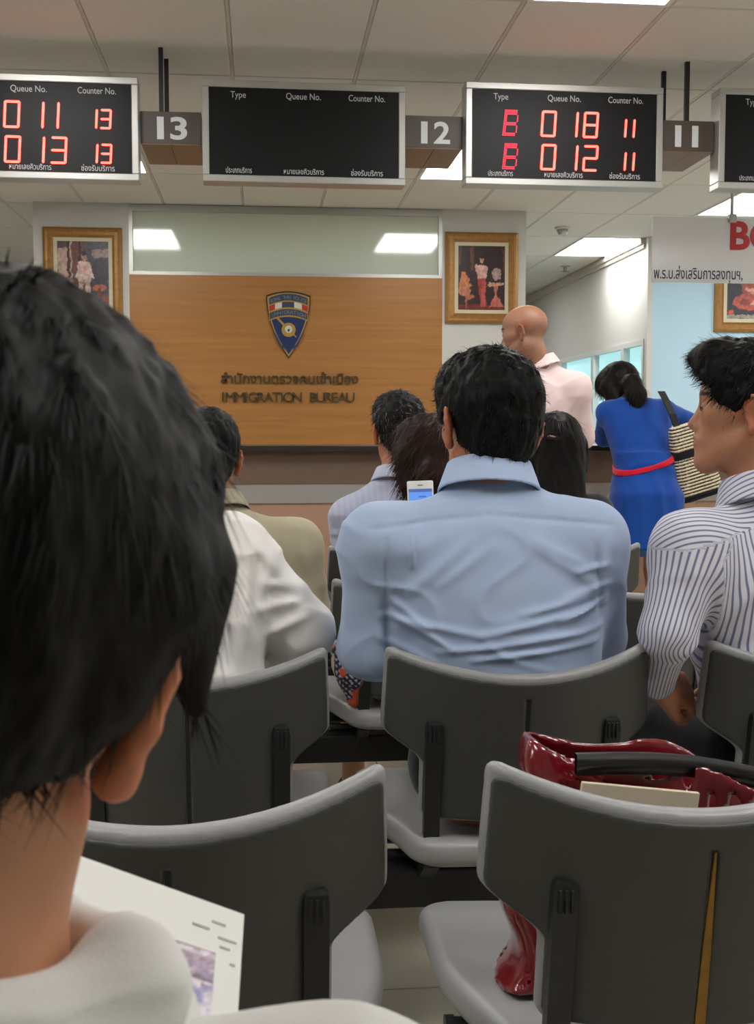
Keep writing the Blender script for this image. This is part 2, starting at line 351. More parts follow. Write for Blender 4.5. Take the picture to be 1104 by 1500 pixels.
# ------------------------------------------------------------------ emblem and lettering on the panel
em = empty('shield_emblem', (0.218, YW-0.002, 1.99), 0, 'blue and gold shield emblem on the wood panel', 'emblem')
def shield(s, top=0.222):
    pts = []
    for k in range(13): # top arc right to left
        a = 1-2*k/12; pts.append((a*0.170*s, top*s + 0.034*s*(1-a*a)))
    n = 14
    for k in range(1, n): t = k/n; pts.append((-(0.170*(1-t**2.1)*1.0+0.0)*s, (top-(top+0.258)*t)*s))
    pts.append((0, -0.258*s))
    for k in range(n-1, 0, -1): t = k/n; pts.append(((0.170*(1-t**2.1))*s, (top-(top+0.258)*t)*s))
    return pts
M['emdark'] = mat('emblem_dark', srgb(32,28,26), 0.5); M['emgold'] = mat('emblem_gold', srgb(176,142,66), 0.4, metal=0.3); M['emblue'] = mat('emblem_blue', srgb(24,44,92), 0.4)
M['emletter'] = mat('emblem_letter', srgb(112,120,138), 0.5); M['emslate'] = mat('emblem_slate', srgb(50,60,82), 0.5); M['emred'] = mat('emblem_red', srgb(176,40,26), 0.5); M['emwhite'] = mat('emblem_white', srgb(200,200,186), 0.5)
poly('backplate', shield(1.0), 0, 0.008, M['emdark'], em, rot=UPRIGHT)
poly('gold_border', shield(0.95), 0.008, 0.012, M['emgold'], em, rot=UPRIGHT)
poly('blue_field', shield(0.875), 0.012, 0.014, M['emblue'], em, rot=UPRIGHT)
def band(name, y, h, hw, m, z0, z1, a0=-1.0, a1=1.0):
    lo, hi = [], []
    for k in range(11):
        a = a0+(a1-a0)*k/10; lo.append((a*hw, y+0.034*(1-a*a))); hi.append((a*hw, y+h+0.034*(1-a*a)))
    return poly(name, lo+hi[::-1], z0, z1, m, em, rot=UPRIGHT)
band('gold_band', 0.026, 0.160, 0.150, M['emgold'], 0.014, 0.0155)
band('top_band', 0.150, 0.052, 0.147, M['emslate'], 0.0155, 0.017)
for a0, a1, mm in ((-1,-.7,'emred'), (-.7,-.34,'emwhite'), (-.34,.3,'emslate'), (.3,.7,'emwhite'), (.7,1,'emred')): band('flag_bar', 0.098, 0.042, 0.147, M[mm], 0.0155, 0.017, a0, a1)
band('lower_band', 0.038, 0.048, 0.144, M['emslate'], 0.0155, 0.017)
def arc_text(name, s, y, size, hw):
    for k, ch in enumerate(s):
        if ch == ' ': continue
        a = -1+2*(k+0.5)/len(s)
        text(name, ch, size, M['emletter'], em, (a*hw, -0.0175, y+0.034*(1-a*a)), (math.pi/2, -a*0.4*0, 0), 0.0005)
arc_text('letter', 'IMMIGRATION', 0.048, 0.040, 0.132); arc_text('letter', 'ROYAL THAI POLICE', 0.162, 0.036, 0.138)
bm = bmesh.new(); add_cyl(bm, (0,-0.012,-0.04), (0,-0.020,-0.04), 0.054, seg=28); link('gold_disc', bm_mesh('gold_disc', bm), M['emgold'], em)
bm = bmesh.new(); add_cyl(bm, (0,-0.018,-0.036), (0,-0.023,-0.036), 0.028, seg=24); link('white_disc', bm_mesh('white_disc', bm), M['emwhite'], em)
poly('dark_motif', [(-.012,-.04),(.012,-.03),(.006,-.052),(-.002,-.056)], 0.023, 0.0245, M['emslate'], em, rot=UPRIGHT)
poly('sword', [(-.098,.052),(-.084,.060),(-.03,.004),(.064,-.094),(.056,-.098),(-.044,-.006)], 0.014, 0.0175, M['emgold'], em, rot=UPRIGHT)
for s in (-1, 1):
    poly('ribbon', [(s*.105,-.062),(s*.12,-.055),(s*.07,-.165),(s*.01,-.2),(s*.012,-.185),(s*.058,-.15)], 0.014, 0.0155, M['emslate'], em, rot=UPRIGHT)
tl = empty('wall_lettering', (0.227,YW-0.002,1.50), 0, 'dark raised Thai line of the bureau name on wood panel', 'lettering')
text('thai_letters', 'สำนักงานตรวจคนเข้าเมือง', 0.105, M['letter'], tl, (0,-0.006,0.04), UPRIGHT, 0.006, 1.06, bold=0.0012)
tl2 = empty('wall_lettering', (0.227,YW-0.002,1.40), 0, 'dark raised words IMMIGRATION BUREAU on the wood panel', 'lettering')
lw = dict(I=.028, M=.082, G=.072, R=.058, A=.072, T=.06, O=.076, N=.07, B=.058, U=.066, E=.052); lx = -0.53
for ch in 'IMMIGRATION BUREAU':
    if ch == ' ': lx += 0.062; continue
    text('letter', ch, 0.108, M['letter'], tl2, (lx+lw[ch]*0.5,-0.006,-0.002), UPRIGHT, 0.006, None); lx += lw[ch]*0.872+0.004

# ------------------------------------------------------------------ queue displays
SEG = {'0':'abcdef','1':'bc','2':'abged','3':'abgcd','8':'abcdefg','4':'fgbc'}
def digit(parent, ch, x, z, w_, h_, sh=0.06, th=0.010):
    bm = bmesh.new(); hw, hh = w_/2, h_/2
    L = {'a':((-hw,hh),(hw,hh)),'d':((-hw,-hh),(hw,-hh)),'g':((-hw,0),(hw,0)),'f':((-hw,0),(-hw,hh)),'e':((-hw,-hh),(-hw,0)),'b':((hw,0),(hw,hh)),'c':((hw,-hh),(hw,0))}
    for s in SEG[ch]:
        (ax, az), (bx, bz) = L[s]
        if ch == '1': ax -= hw; bx -= hw
        ax += sh*az; bx += sh*bz
        dx, dz = bx-ax, bz-az; l = math.hypot(dx, dz); dx /= l; dz /= l; t = th/2
        ax += dx*t*.3; az += dz*t*.3; bx -= dx*t*.3; bz -= dz*t*.3
        pts = [(ax-dz*t,az+dx*t),(ax-dx*t,az-dz*t),(ax+dz*t,az-dx*t),(bx+dz*t,bz-dx*t),(bx+dx*t,bz+dz*t),(bx-dz*t,bz+dx*t)]
        vb = [bm.verts.new((p, 0, q)) for p, q in pts]; vf = [bm.verts.new((p, -0.003, q)) for p, q in pts]
        bm.faces.new(vf)
        for k in range(6): bm.faces.new((vb[k], vb[(k+1)%6], vf[(k+1)%6], vf[k]))
    return link('digit', bm_mesh('digit', bm), M['led'], parent, (x, -0.032, z))
BM = ['11110','10001','10001','11110','10001','10001','11110']
def dotletter(parent, x, z):
    bm = bmesh.new(); p = 0.0125; p2 = 0.0065
    for r in range(15):
        for c in range(9):
            on = BM[min(6, r*7//15)][min(4, c*5//9)] == '1'
            if not on: continue
            bmesh.ops.create_cone(bm, cap_ends=True, segments=6, radius1=0.0030, radius2=0.0030, depth=0.003,
                                  matrix=Matrix.Translation((x*0+(c-4)*p2*1.15+0.1*(7-r)*p2*1.3, 0, (7-r)*p2*1.22)) @ Matrix.Rotation(math.pi/2, 4, 'X'))
    return link('dot_letter', bm_mesh('dot_letter', bm), M['leddot'], parent, (x, -0.032, z))
def display(x0, x1, ztop, zbot, label, rows, show_type=True, y=5.35):
    cx, cz = (x0+x1)/2, (ztop+zbot)/2; W_, H_ = x1-x0, ztop-zbot; hw, hh = W_/2, H_/2
    e = empty('queue_display', (cx, y, cz), 0, label, 'display', 'hanging queue displays'); e.rotation_euler = (0, 0, R_(0.6))
    b = 0.030
    bm = bmesh.new()
    for a in ((-hw,-hh,hw,-hh+b), (-hw,hh-b,hw,hh), (-hw,-hh+b,-hw+b,hh-b), (hw-b,-hh+b,hw,hh-b)): add_box(bm, (a[0],-0.036,a[1]), (a[2],0.07,a[3]), 0.003, 1)
    link('display_frame', bm_mesh('display_frame', bm), M['alu'], e)
    scr = box('screen', (-hw+b-0.002,-0.028,-hh+b-0.002), (hw-b+0.002,0.065,hh-b+0.002), M['screen'], e)
    cols = [(-0.30,'Type','ประเภทบริการ',.068,.115), (-0.005,'Queue No.','หมายเลขคิวบริการ',.155,.18), (0.285,'Counter No.','ช่องรับบริการ',.165,.145)]
    for ux, en, th, we, wt in cols:
        if en == 'Type' and not show_type: continue
        text('heading', en, 0.040, M['print'], scr, (ux*W_/0.925, -0.0285, hh-0.074), UPRIGHT, 0.0004, we)
        text('thai_caption', th, 0.034, M['print'], scr, (ux*W_/0.925, -0.0285, -hh+0.040), UPRIGHT, 0.0004, wt)
    for (t, q, c, dz) in rows:
        if t: dotletter(scr, -0.255, dz)
        for ch, dx in zip(q, (-0.078, 0.055, 0.12)): digit(scr, ch, dx, dz, 0.060, 0.108)
        for ch, dx in zip(c, (0.285, 0.325)): digit(scr, ch, dx, dz-0.010, 0.040, 0.078, th=0.009)
    return e
ROWS_A = [('B','018','11',0.050), ('B','012','11',-0.100)]
d = display(-1.462, -0.530, 2.728, 2.280, 'silver framed queue display reading 011 and 013 for counter 13', [('','011','13',0.050), ('','013','13',-0.100)])
d = display(-0.250, 0.660, 2.727, 2.284, 'silver framed queue display with a blank dark screen', [])
d = display(0.935, 1.860, 2.752, 2.296, 'silver framed queue display with red B 018 and B 012', ROWS_A)
d = display(2.125, 3.05, 2.760, 2.300, 'silver framed queue display cut off beside box number 11', [])
for x, hwid, z0, z1, num, lab in ((-0.391,0.134,2.45,2.595,'13','brown box sign 13 hanging between the 011 display and blank display'), (0.7975,0.132,2.460,2.607,'12','brown box sign 12 hanging between blank display and B 018 display'), (1.9925,0.127,2.473,2.617,'11','brown box sign 11 hanging past the B 018 display')):
    e = empty('counter_number_sign', (x,5.36,z0), 0, lab, 'sign', 'hanging counter number signs')
    sb = box('sign_box', (-hwid,0,0.004), (hwid,0.40,z1-z0), M['signbox'], e, 0.002)
    box('underside', (-hwid+0.002,0.002,0), (-0.0015 if num != '11' else 0.02,0.398,0.006), M['signunder'], e); box('underside', (0.0015 if num != '11' else 0.023,0.002,0), (hwid-0.002,0.398,0.006), M['signunder'], e)
    for ch, dx in zip(num, (-0.046,0.036)): text('numeral', ch, 0.135, M['signnum'], sb, (dx,-0.001,0.026), UPRIGHT, 0.0015, 0.030 if ch == '1' else 0.075, bold=0.003)
    for px_, py_ in (((-0.045,0.06),(-0.045+0.012,0.22)) if num == '13' else ((-0.06,0.17),(0.0,0.0+0.02)) if num == '11' else ()):
        box('hanger_pole', (px_-0.010,py_-0.010,z1-z0), (px_+0.010,py_+0.010,CE-z0+0.002), M['black'], e)
# white hanging sign with B
e = empty('hanging_sign', (2.12,6.2,1.98), 0, 'white acrylic hanging sign with red letter and Thai line', 'sign')
ap = box('acrylic_panel', (0,0,0), (1.5,0.012,0.35), M['acrylic'], e, 0.001)
text('red_letters', 'BOI', 0.21, M['redletter'], ap, (0.425,-0.003,0.185), UPRIGHT, 0.003, align='LEFT', bold=0.006)
text('thai_line', 'พ.ร.บ.ส่งเสริมการลงทุนฯ,', 0.082, M['navyletter'], ap, (0.008,-0.001,0.020), UPRIGHT, 0.0005, 0.50, align='LEFT', bold=0.0006)
for xx in (0.445, 1.1):
    cyl('hanger_rod', (xx,0.006,0.36), (xx,0.006,CE-1.98), 0.009, M['alu'], e); box('clamp', (xx-0.022,-0.014,0.325), (xx+0.022,0.026,0.372), M['alu'], e, 0.005)
# small ceiling fittings
e = empty('smoke_detector', (2.55,9.75,CE), 0, 'small white smoke detector on the corridor ceiling', 'detector')
cyl('detector_base', (0,0,-0.018), (0,0,0.002), 0.065, M['lampframe'], e, seg=24); cyl('detector_head', (0,0,-0.062), (0,0,-0.018), 0.032, M['alu'], e, r2=0.05, seg=24)
e = empty('sprinkler_head', (3.17,12.0,CE), 0, 'small ceiling sprinkler past the smoke detector', 'sprinkler')
cyl('escutcheon', (0,0,-0.008), (0,0,0.002), 0.05, M['alu'], e, seg=20); cyl('nozzle', (0,0,-0.055), (0,0,-0.008), 0.016, M['alu'], e); cyl('deflector', (0,0,-0.063), (0,0,-0.055), 0.035, M['alu'], e, seg=20)
# ------------------------------------------------------------------ implicit-surface modelling (smooth unions meshed as one continuous skin)
def smin(a, b, k):
    if k <= 0: return np.minimum(a, b)
    h = np.clip(0.5+0.5*(b-a)/k, 0, 1); return b+(a-b)*h-k*h*(1-h)
def smax(a, b, k): return -smin(-a, -b, k)
A3 = lambda v: np.asarray(v, np.float32)
class Sdf:
    def __init__(s): s.ops = []; s.lo = np.full(3, 1e9); s.hi = np.full(3, -1e9)
    def _bb(s, *pts):
        for c, r in pts:
            s.lo = np.minimum(s.lo, np.asarray(c)-r); s.hi = np.maximum(s.hi, np.asarray(c)+r)
    def rc(s, a, b, r1, r2=None, k=0.02, op='u'):
        a = A3(a); b = A3(b); r2 = r1 if r2 is None else r2; ab = b-a; l2 = max(float(ab@ab), 1e-9)
        def fn(p):
            t = np.clip(((p-a)@ab)/l2, 0, 1); q = p-a-t[...,None]*ab
            return np.sqrt((q*q).sum(-1))-(r1+(r2-r1)*t)
        s.ops.append((op, fn, k))
        if op == 'u': s._bb((a, r1), (b, r2))
        return s
    def ball(s, c, r, k=0.02, op='u'): return s.rc(c, A3(c)+A3((0,0,1e-4)), r, r, k, op)
    def ell(s, c, r, Rm=None, k=0.02, op='u'):
        c = A3(c); r = A3(r); Rm = np.eye(3, dtype=np.float32) if Rm is None else A3(Rm)
        def fn(p):
            q = (p-c)@Rm; k0 = np.sqrt(((q/r)**2).sum(-1)); k1 = np.sqrt(((q/(r*r))**2).sum(-1))+1e-6
            return k0*(k0-1)/k1
        s.ops.append((op, fn, k))
        if op == 'u': s._bb((c, float(r.max())))
        return s
    def loft(s, P, N, ex, keys, e=2.3, k=0.03, op='u', capk=0.02, grow=0.0):
        """keys: (t, halfwidth, halfdepth, forward offset, side offset)"""
        P = A3(P); N = A3(N); ax = N-P; L = float(np.linalg.norm(ax)); ez = ax/L
        ex = A3(ex); ex = ex-ez*(ex@ez); ex /= np.linalg.norm(ex); ey = np.cross(ez, ex)
        ks = np.array([list(q)+[0]*(5-len(q)) for q in keys], float); tt = np.linspace(ks[0,0], ks[-1,0], 81); T = [np.interp(tt, ks[:,0], ks[:,i]) for i in range(1,5)]
        ker = np.hanning(13); ker /= ker.sum()
        T = [np.convolve(np.pad(q, 6, mode='edge'), ker, 'valid').astype(np.float32) for q in T]
        tt = tt.astype(np.float32); t0, t1 = float(tt[0]), float(tt[-1])
        def fn(p):
            q = p-P; t = (q@ez)/L; tc = np.clip(t, t0, t1)
            w_ = np.interp(tc, tt, T[0]).astype(np.float32)+grow; d_ = np.interp(tc, tt, T[1]).astype(np.float32)+grow
            x = q@ex-np.interp(tc, tt, T[3]).astype(np.float32); y = q@ey-np.interp(tc, tt, T[2]).astype(np.float32)
            kk = ((np.abs(x)/w_)**e+(np.abs(y)/d_)**e)**(1/e)+1e-5
            rr = np.sqrt(x*x+y*y); dd = np.where(kk > 0.3, rr*(1-1/kk), -np.minimum(w_, d_)*(1-kk))
            return smax(dd, np.maximum((t0-t)*L, (t-t1)*L), capk)
        s.ops.append((op, fn, k))
        if op == 'u':
            m = max(T[0].max(), T[1].max())+np.abs(T[2]).max()+np.abs(T[3]).max()+grow
            s._bb((P+ez*L*t0, m), (P+ez*L*t1, m))
        return s
    def ring(s, c, Rm, r0, z0, r1, z1, th, k=0.004, flat=1.0):
        c = A3(c); Rm = A3(Rm)
        def fn(p):
            q = (p-c)@Rm; rho = np.sqrt(q[...,0]**2+(q[...,1]*flat)**2); z = q[...,2]
            dx, dz = r1-r0, z1-z0; t = np.clip(((rho-r0)*dx+(z-z0)*dz)/(dx*dx+dz*dz), 0, 1)
            return np.hypot(rho-r0-t*dx, z-z0-t*dz)-th
        s.ops.append(('u', fn, k)); s._bb((c, max(r0, r1)+0.05)); return s
    def f(s, op, fn, k=0.0): s.ops.append((op, fn, k)); return s
    def plane(s, c, n, k=0.004):
        c = A3(c); n = A3(n); n = n/np.linalg.norm(n); s.ops.append(('i', lambda p: (p-c)@n, k)); return s
    def mesh(s, h, region=None, pad=0.02):
        B = 8; lo = s.lo-pad; nb = np.maximum(1, np.ceil((s.hi+pad-lo)/(B*h)).astype(int))
        g = np.stack(np.meshgrid(*[np.arange(n) for n in nb], indexing='ij'), -1).reshape(-1,3)
        cen = (lo+(g+0.5)*B*h).astype(np.float32); Rr = B*h*0.9
        tot = np.full(len(g), 1e3, np.float32); od = []
        for op, fn, k in s.ops:
            if op == 'f': od.append(None); continue
            d = fn(cen); od.append(d)
            tot = smin(tot, d, k) if op == 'u' else smax(tot, -d, k) if op == 's' else smax(tot, d, k)
        keep = np.abs(tot) < Rr*1.35+0.012
        if region is not None: keep &= region(cen, Rr*1.2)
        g = g[keep]; m = len(g)
        loc = np.stack(np.meshgrid(*[np.arange(B+1)]*3, indexing='ij'), -1).reshape(-1,3)
        pts = (lo+(g[:,None,:]*B+loc[None])*h).astype(np.float32)
        D = np.full((m, (B+1)**3), 1.0, np.float32)
        for (op, fn, k), d0 in zip(s.ops, od):
            if op == 'f':
                mk = np.abs(D) < max(0.02, 2.5*h); D[mk] -= fn(pts[mk]); continue
            dk = d0[keep]
            idx = np.nonzero(dk > -Rr-k-0.02)[0] if op == 'i' else np.nonzero(dk < Rr*1.3+k+0.03)[0]
            if len(idx) == 0: continue
            d = fn(pts[idx])
            D[idx] = smin(D[idx], d, k) if op == 'u' else smax(D[idx], -d, k) if op == 's' else smax(D[idx], d, k)
        D = D.reshape(m, B+1, B+1, B+1)
        cs = [D[:, i:i+B, j:j+B, l:l+B] for i in (0,1) for j in (0,1) for l in (0,1)]
        C8 = np.stack(cs, -1); neg = C8 < 0; act = neg.any(-1) & ~neg.all(-1)
        bi, ci, cj, ck = np.nonzero(act); c8 = C8[act]
        off = np.array([(i,j,l) for i in (0,1) for j in (0,1) for l in (0,1)], np.float32)
        acc = np.zeros((len(c8),3), np.float32); cnt = np.zeros(len(c8), np.float32)
        for a in range(8):
            for b in range(a+1, 8):
                if bin(a ^ b).count('1') != 1: continue
                va, vb = c8[:,a], c8[:,b]; x = (va < 0) != (vb < 0)
                t = np.where(x, va/np.where(x, va-vb, 1), 0)
                acc += np.where(x[:,None], off[a]+(off[b]-off[a])*t[:,None], 0); cnt += x
        gc = g[bi]*B+np.stack([ci,cj,ck], -1); V = lo+(gc+acc/cnt[:,None])*h
        n = nb*B+4; cid = ((gc[:,0]+1)*n[1]+(gc[:,1]+1))*n[2]+gc[:,2]+1
        order = np.argsort(cid); cid = cid[order]; V = V[order]; gc = gc[order]; c8 = c8[order]
        stp = [n[1]*n[2], n[2], 1]; Q = []
        for axis, bit in ((0,4),(1,2),(2,1)):
            x = (c8[:,0] < 0) != (c8[:,bit] < 0); src = cid[x]; flip = c8[x,0] < 0
            u, v = [(1,2),(2,0),(0,1)][axis]
            ids = np.stack([src, src-stp[u], src-stp[u]-stp[v], src-stp[v]], -1)
            pos = np.clip(np.searchsorted(cid, ids), 0, len(cid)-1); ok = (cid[pos] == ids).all(-1)
            q = pos[ok]; fl_ = flip[ok]; q[~fl_] = q[~fl_][:, ::-1]; Q.append(q)
        Q = np.concatenate(Q)
        if region is not None:
            Q = Q[region(V[Q].mean(1).astype(np.float32), 0.0)]
            used = np.unique(Q); mp = np.zeros(len(V), int); mp[used] = np.arange(len(used)); V = V[used]; Q = mp[Q]
        return V.astype(np.float32), Q
def vnormals(V, Q):
    fn_ = np.cross(V[Q[:,2]]-V[Q[:,0]], V[Q[:,3]]-V[Q[:,1]]); N = np.zeros_like(V)
    for k in range(4): np.add.at(N, Q[:,k], fn_)
    return N/(np.linalg.norm(N, axis=1, keepdims=True)+1e-12)
def strands(V, Q, n, length, width, flow, seg=5, lift=0.15, jit=0.25, inset=0.004, sel=None):
    """n flat tapering locks growing over a surface; flow(p, nrm) -> direction"""
    Nn = vnormals(V, Q); ctr = V[Q].mean(1); fa = np.linalg.norm(np.cross(V[Q[:,2]]-V[Q[:,0]], V[Q[:,3]]-V[Q[:,1]]), axis=1)
    if sel is not None: fa = fa*sel(ctr)
    fi = RNG.choice(len(Q), n, p=fa/fa.sum()); uv = RNG.random((n,2))
    a, b, c, d = [V[Q[fi,k]] for k in range(4)]; uu, vv = uv[:,:1], uv[:,1:]
    p = a*(1-uu)*(1-vv)+b*uu*(1-vv)+c*uu*vv+d*(1-uu)*vv; nm = Nn[Q[fi,0]]
    p = p-nm*inset
    L = length*(0.6+0.8*RNG.random((n,1))); st = L/seg; rj = RNG.normal(size=(n,3))*jit; rows = []; cur = p.copy()
    dr = flow(p, nm)+rj+nm*lift; dr /= np.linalg.norm(dr, axis=1, keepdims=True)+1e-9
    W_ = width*(0.6+0.8*RNG.random((n,1)))
    for k in range(seg+1):
        sd = np.cross(dr, nm); sd /= np.linalg.norm(sd, axis=1, keepdims=True)+1e-9
        ww = W_*(1-0.85*(k/seg)**1.5)*0.5
        rows.append(np.stack([cur-sd*ww, cur+sd*ww], 1))
        cur = cur+dr*st
        d2 = flow(cur, nm)+rj; dr = dr*0.6+0.4*d2/(np.linalg.norm(d2, axis=1, keepdims=True)+1e-9); dr /= np.linalg.norm(dr, axis=1, keepdims=True)+1e-9
    P = np.stack(rows, 1).reshape(-1,3)          # n,seg+1,2
    base = (np.arange(n)*(seg+1)*2)[:,None]+np.arange(seg)[None]*2
    F = np.stack([base, base+1, base+3, base+2], -1).reshape(-1,4)
    shade = np.repeat(RNG.random(n), (seg+1)*2)
    return P.astype(np.float32), F, shade

# ------------------------------------------------------------------ waiting-hall chairs
CH_TOP = 0.785
def back_y(x, z): return 0.075*(x/0.226)**2+0.17*(CH_TOP-z)
def sstep(a, b, x): t = np.clip((x-a)/(b-a), 0, 1); return t*t*(3-2*t)
def chair_meshes():
    S = Sdf(); S.lo = np.array([-0.26,-0.06,0.46]); S.hi = np.array([0.26,0.18,0.82])
    def fn(p):
        x, y, z = p[...,0], p[...,1], p[...,2]
        w_ = 0.176+0.066*sstep(0.590, 0.655, z)-0.004*sstep(0.66,0.79,z); zt = CH_TOP+0.016-0.044*(1-np.minimum(1,(x/0.236)**2)); r = 0.018
        ax = np.abs(x)-w_+r; az = np.maximum(z-zt, 0.487-z)+r
        dd = np.minimum(np.maximum(ax, az), 0)+np.hypot(np.maximum(ax,0), np.maximum(az,0))-r
        ay = np.abs(y-back_y(x, z))-0.0165; r2 = 0.013; a = dd+r2; b = ay+r2
        return np.minimum(np.maximum(a, b), 0)+np.hypot(np.maximum(a,0), np.maximum(b,0))-r2
    S.f('u', fn)
    def groove(p):
        x, y, z = p[...,0], p[...,1], p[...,2]
        return np.maximum(np.maximum(np.abs(x)-0.0035, (y-back_y(x,z))+0.013), z-0.715)
    V, Q = S.mesh(0.0046); back = mesh_np('backrest', V, Q); back.materials.append(M['chair'])
    S = Sdf(); S.lo = np.array([-0.26,-0.06,0.46]); S.hi = np.array([0.26,0.18,0.82])
    def fns(p):
        x, y, z = p[...,0], p[...,1], p[...,2]
        w_ = 0.172+0.066*sstep(0.590, 0.655, z)-0.004*sstep(0.66,0.79,z); zt = CH_TOP+0.004-0.044*(1-np.minimum(1,(x/0.236)**2)); r = 0.016
        ax = np.abs(x)-w_+r; az = np.maximum(z-zt, 0.492-z)+r
        dd = np.minimum(np.maximum(ax, az), 0)+np.hypot(np.maximum(ax,0), np.maximum(az,0))-r
        ay = np.abs(y-back_y(x, z)+0.0135)-0.0065; r2 = 0.005; a = dd+r2; b = ay+r2
        return np.minimum(np.maximum(a, b), 0)+np.hypot(np.maximum(a,0), np.maximum(b,0))-r2
    S.f('u', fns); S.f('s', groove, 0.002); V, Q = S.mesh(0.0042); shell = mesh_np('back_shell', V, Q); shell.materials.append(M['shell'])
    S = Sdf(); S.lo = np.array([-0.28,0.0,0.38]); S.hi = np.array([0.28,0.56,0.48])
    def fn2(p):
        x, y, z = p[...,0], p[...,1], p[...,2]
        w_ = 0.195+0.065*sstep(0.03,0.32,y); r = 0.06; zc = 0.432+0.006*(x/0.24)**2-0.012*sstep(0.44,0.55,y)
        ax = np.abs(x)-w_+r; ay = np.maximum(y-0.53, 0.03-y)+r
        dd = np.minimum(np.maximum(ax, ay), 0)+np.hypot(np.maximum(ax,0), np.maximum(ay,0))-r
        a = dd+0.02; b = np.abs(z-zc)-0.025+0.02
        return np.minimum(np.maximum(a, b), 0)+np.hypot(np.maximum(a,0), np.maximum(b,0))-0.02
    S.f('u', fn2); V, Q = S.mesh(0.006); seat = mesh_np('seat', V, Q); seat.materials.append(M['chair'])
    brs = []
    for sx in (-1, 1):
        x = sx*0.157; bm = bmesh.new(); path = []
        for z in (0.672, 0.668, 0.655, 0.55, 0.46): path.append((float(back_y(x,z))-0.033+(0.012 if z == 0.672 else 0.003 if z == 0.668 else 0), z, 0.009 if z == 0.672 else 0.0125 if z == 0.668 else 0.014))
        path += [(0.055,0.405,0.014), (0.115,0.365,0.014), (0.15,0.36,0.014)]
        rings = []
        for i, (y, z, hw) in enumerate(path):
            tk = 0.020
            yy, zz = (y+tk, z) if i < 5 else (y+0.012, z+0.016)
            rings.append([bm.verts.new((x-hw,y,z)), bm.verts.new((x+hw,y,z)), bm.verts.new((x+hw,yy,zz)), bm.verts.new((x-hw,yy,zz))])
        for a, b in zip(rings[:-1], rings[1:]):
            for k in range(4): bm.faces.new((a[k], a[(k+1)%4], b[(k+1)%4], b[k]))
        bm.faces.new(rings[0]); bm.faces.new(rings[-1][::-1])
        bmesh.ops.bevel(bm, geom=[e for e in bm.edges if len(e.link_faces) == 2 and e.calc_face_angle(0) > 0.9], offset=0.003, segments=2, affect='EDGES')
        for k in (-1,0,1): add_box(bm, (x+k*0.007-0.0018, float(back_y(x,0.655))-0.0355, 0.636), (x+k*0.007+0.0018, float(back_y(x,0.655))-0.029, 0.664), 0.0008, 1)
        me = bm_mesh('bracket', bm); me.materials.append(M['black']); brs.append(me)
    bm = bmesh.new(); add_cyl(bm, (-0.028,0,0), (0.05,0,0), 0.011, seg=14); add_cyl(bm, (-0.038,0,0), (-0.026,0,0), 0.014, seg=14)
    bolt = bm_mesh('bolt', bm); bolt.materials.append(M['cap'])
    bm = bmesh.new(); prev = None
    for z in (0.714, 0.66, 0.60, 0.54, 0.495):
        y = float(back_y(0,z))-0.0172; cur = [bm.verts.new((-0.0034,y,z)), bm.verts.new((0.0034,y,z)), bm.verts.new((0.0034,y+0.004,z)), bm.verts.new((-0.0034,y+0.004,z))]
        if prev:
            for k in range(4): bm.faces.new((prev[k], prev[(k+1)%4], cur[(k+1)%4], cur[k]))
        prev = cur
    seam = bm_mesh('seam', bm); seam.materials.append(M['black'])
    return back, seat, brs, bolt, shell, seam
CHM = chair_meshes()
def chair(x, y, label, rz=0.0):
    e = empty('waiting_chair', (x,y,0), rz, label, 'chair', 'grey chairs in rows')
    back, seat, brs, bolt, shell, seam = CHM
    bk = link('backrest', back, None, e); link('back_shell', shell, None, bk); link('seam', seam, None, bk); link('seat', seat, None, e)
    for b in brs: link('bracket', b, None, e)
    link('bolt', bolt, None, e, (-0.215,0.27,0.385)); link('bolt', bolt, None, e, (-0.20,0.20,0.378))
    return e
ROWS = [(1.20, [-0.10,0.49]), (1.915, [-0.125,0.45,1.03]), (2.86, [-0.165,0.415,0.985]), (3.72, [-0.12,0.455,1.035])]
CL = [['empty grey chair beside the seated man holding papers', 'grey chair with the red handbag, split seam showing yellow foam'],
      ['grey chair under the man in the white shirt', 'grey chair under the man in the plain blue shirt', 'grey chair under the man in the striped shirt'],
      ['grey chair under the man in the olive shirt', 'grey chair under the woman with the brown ponytail', 'empty grey chair between blue shirt and striped shirt'],
      ['grey chair under the person in pale pink', 'grey chair under the grey-haired man', 'grey chair under the woman with long black hair']]
CHAIRS = {}
for r, (y, xs) in enumerate(ROWS):
    for c, x in enumerate(xs): CHAIRS[r, c] = chair(x, y, CL[r][c])
    bx0, bx1 = min(xs)-0.3, max(xs)+0.3
    e = empty('seat_beam', ((bx0+bx1)/2, y+0.17, 0), 0, ['black steel beam under the empty front chairs','black steel beam under the chair of the blue shirt','black steel beam under the olive shirt row','black steel beam of the row nearest the counter'][r], 'beam', 'steel beams carrying the chairs')
    hl = (bx1-bx0)/2
    box('beam', (-hl,-0.035,0.30), (hl,0.035,0.372), M['black'], e, 0.004)
    for lx in (-hl+0.32, hl-0.62):
        box('leg', (lx-0.03,-0.025,0.03), (lx+0.03,0.025,0.305), M['black'], e, 0.003); box('foot', (lx-0.03,-0.26,0.0), (lx+0.03,0.26,0.035), M['black'], e, 0.008)
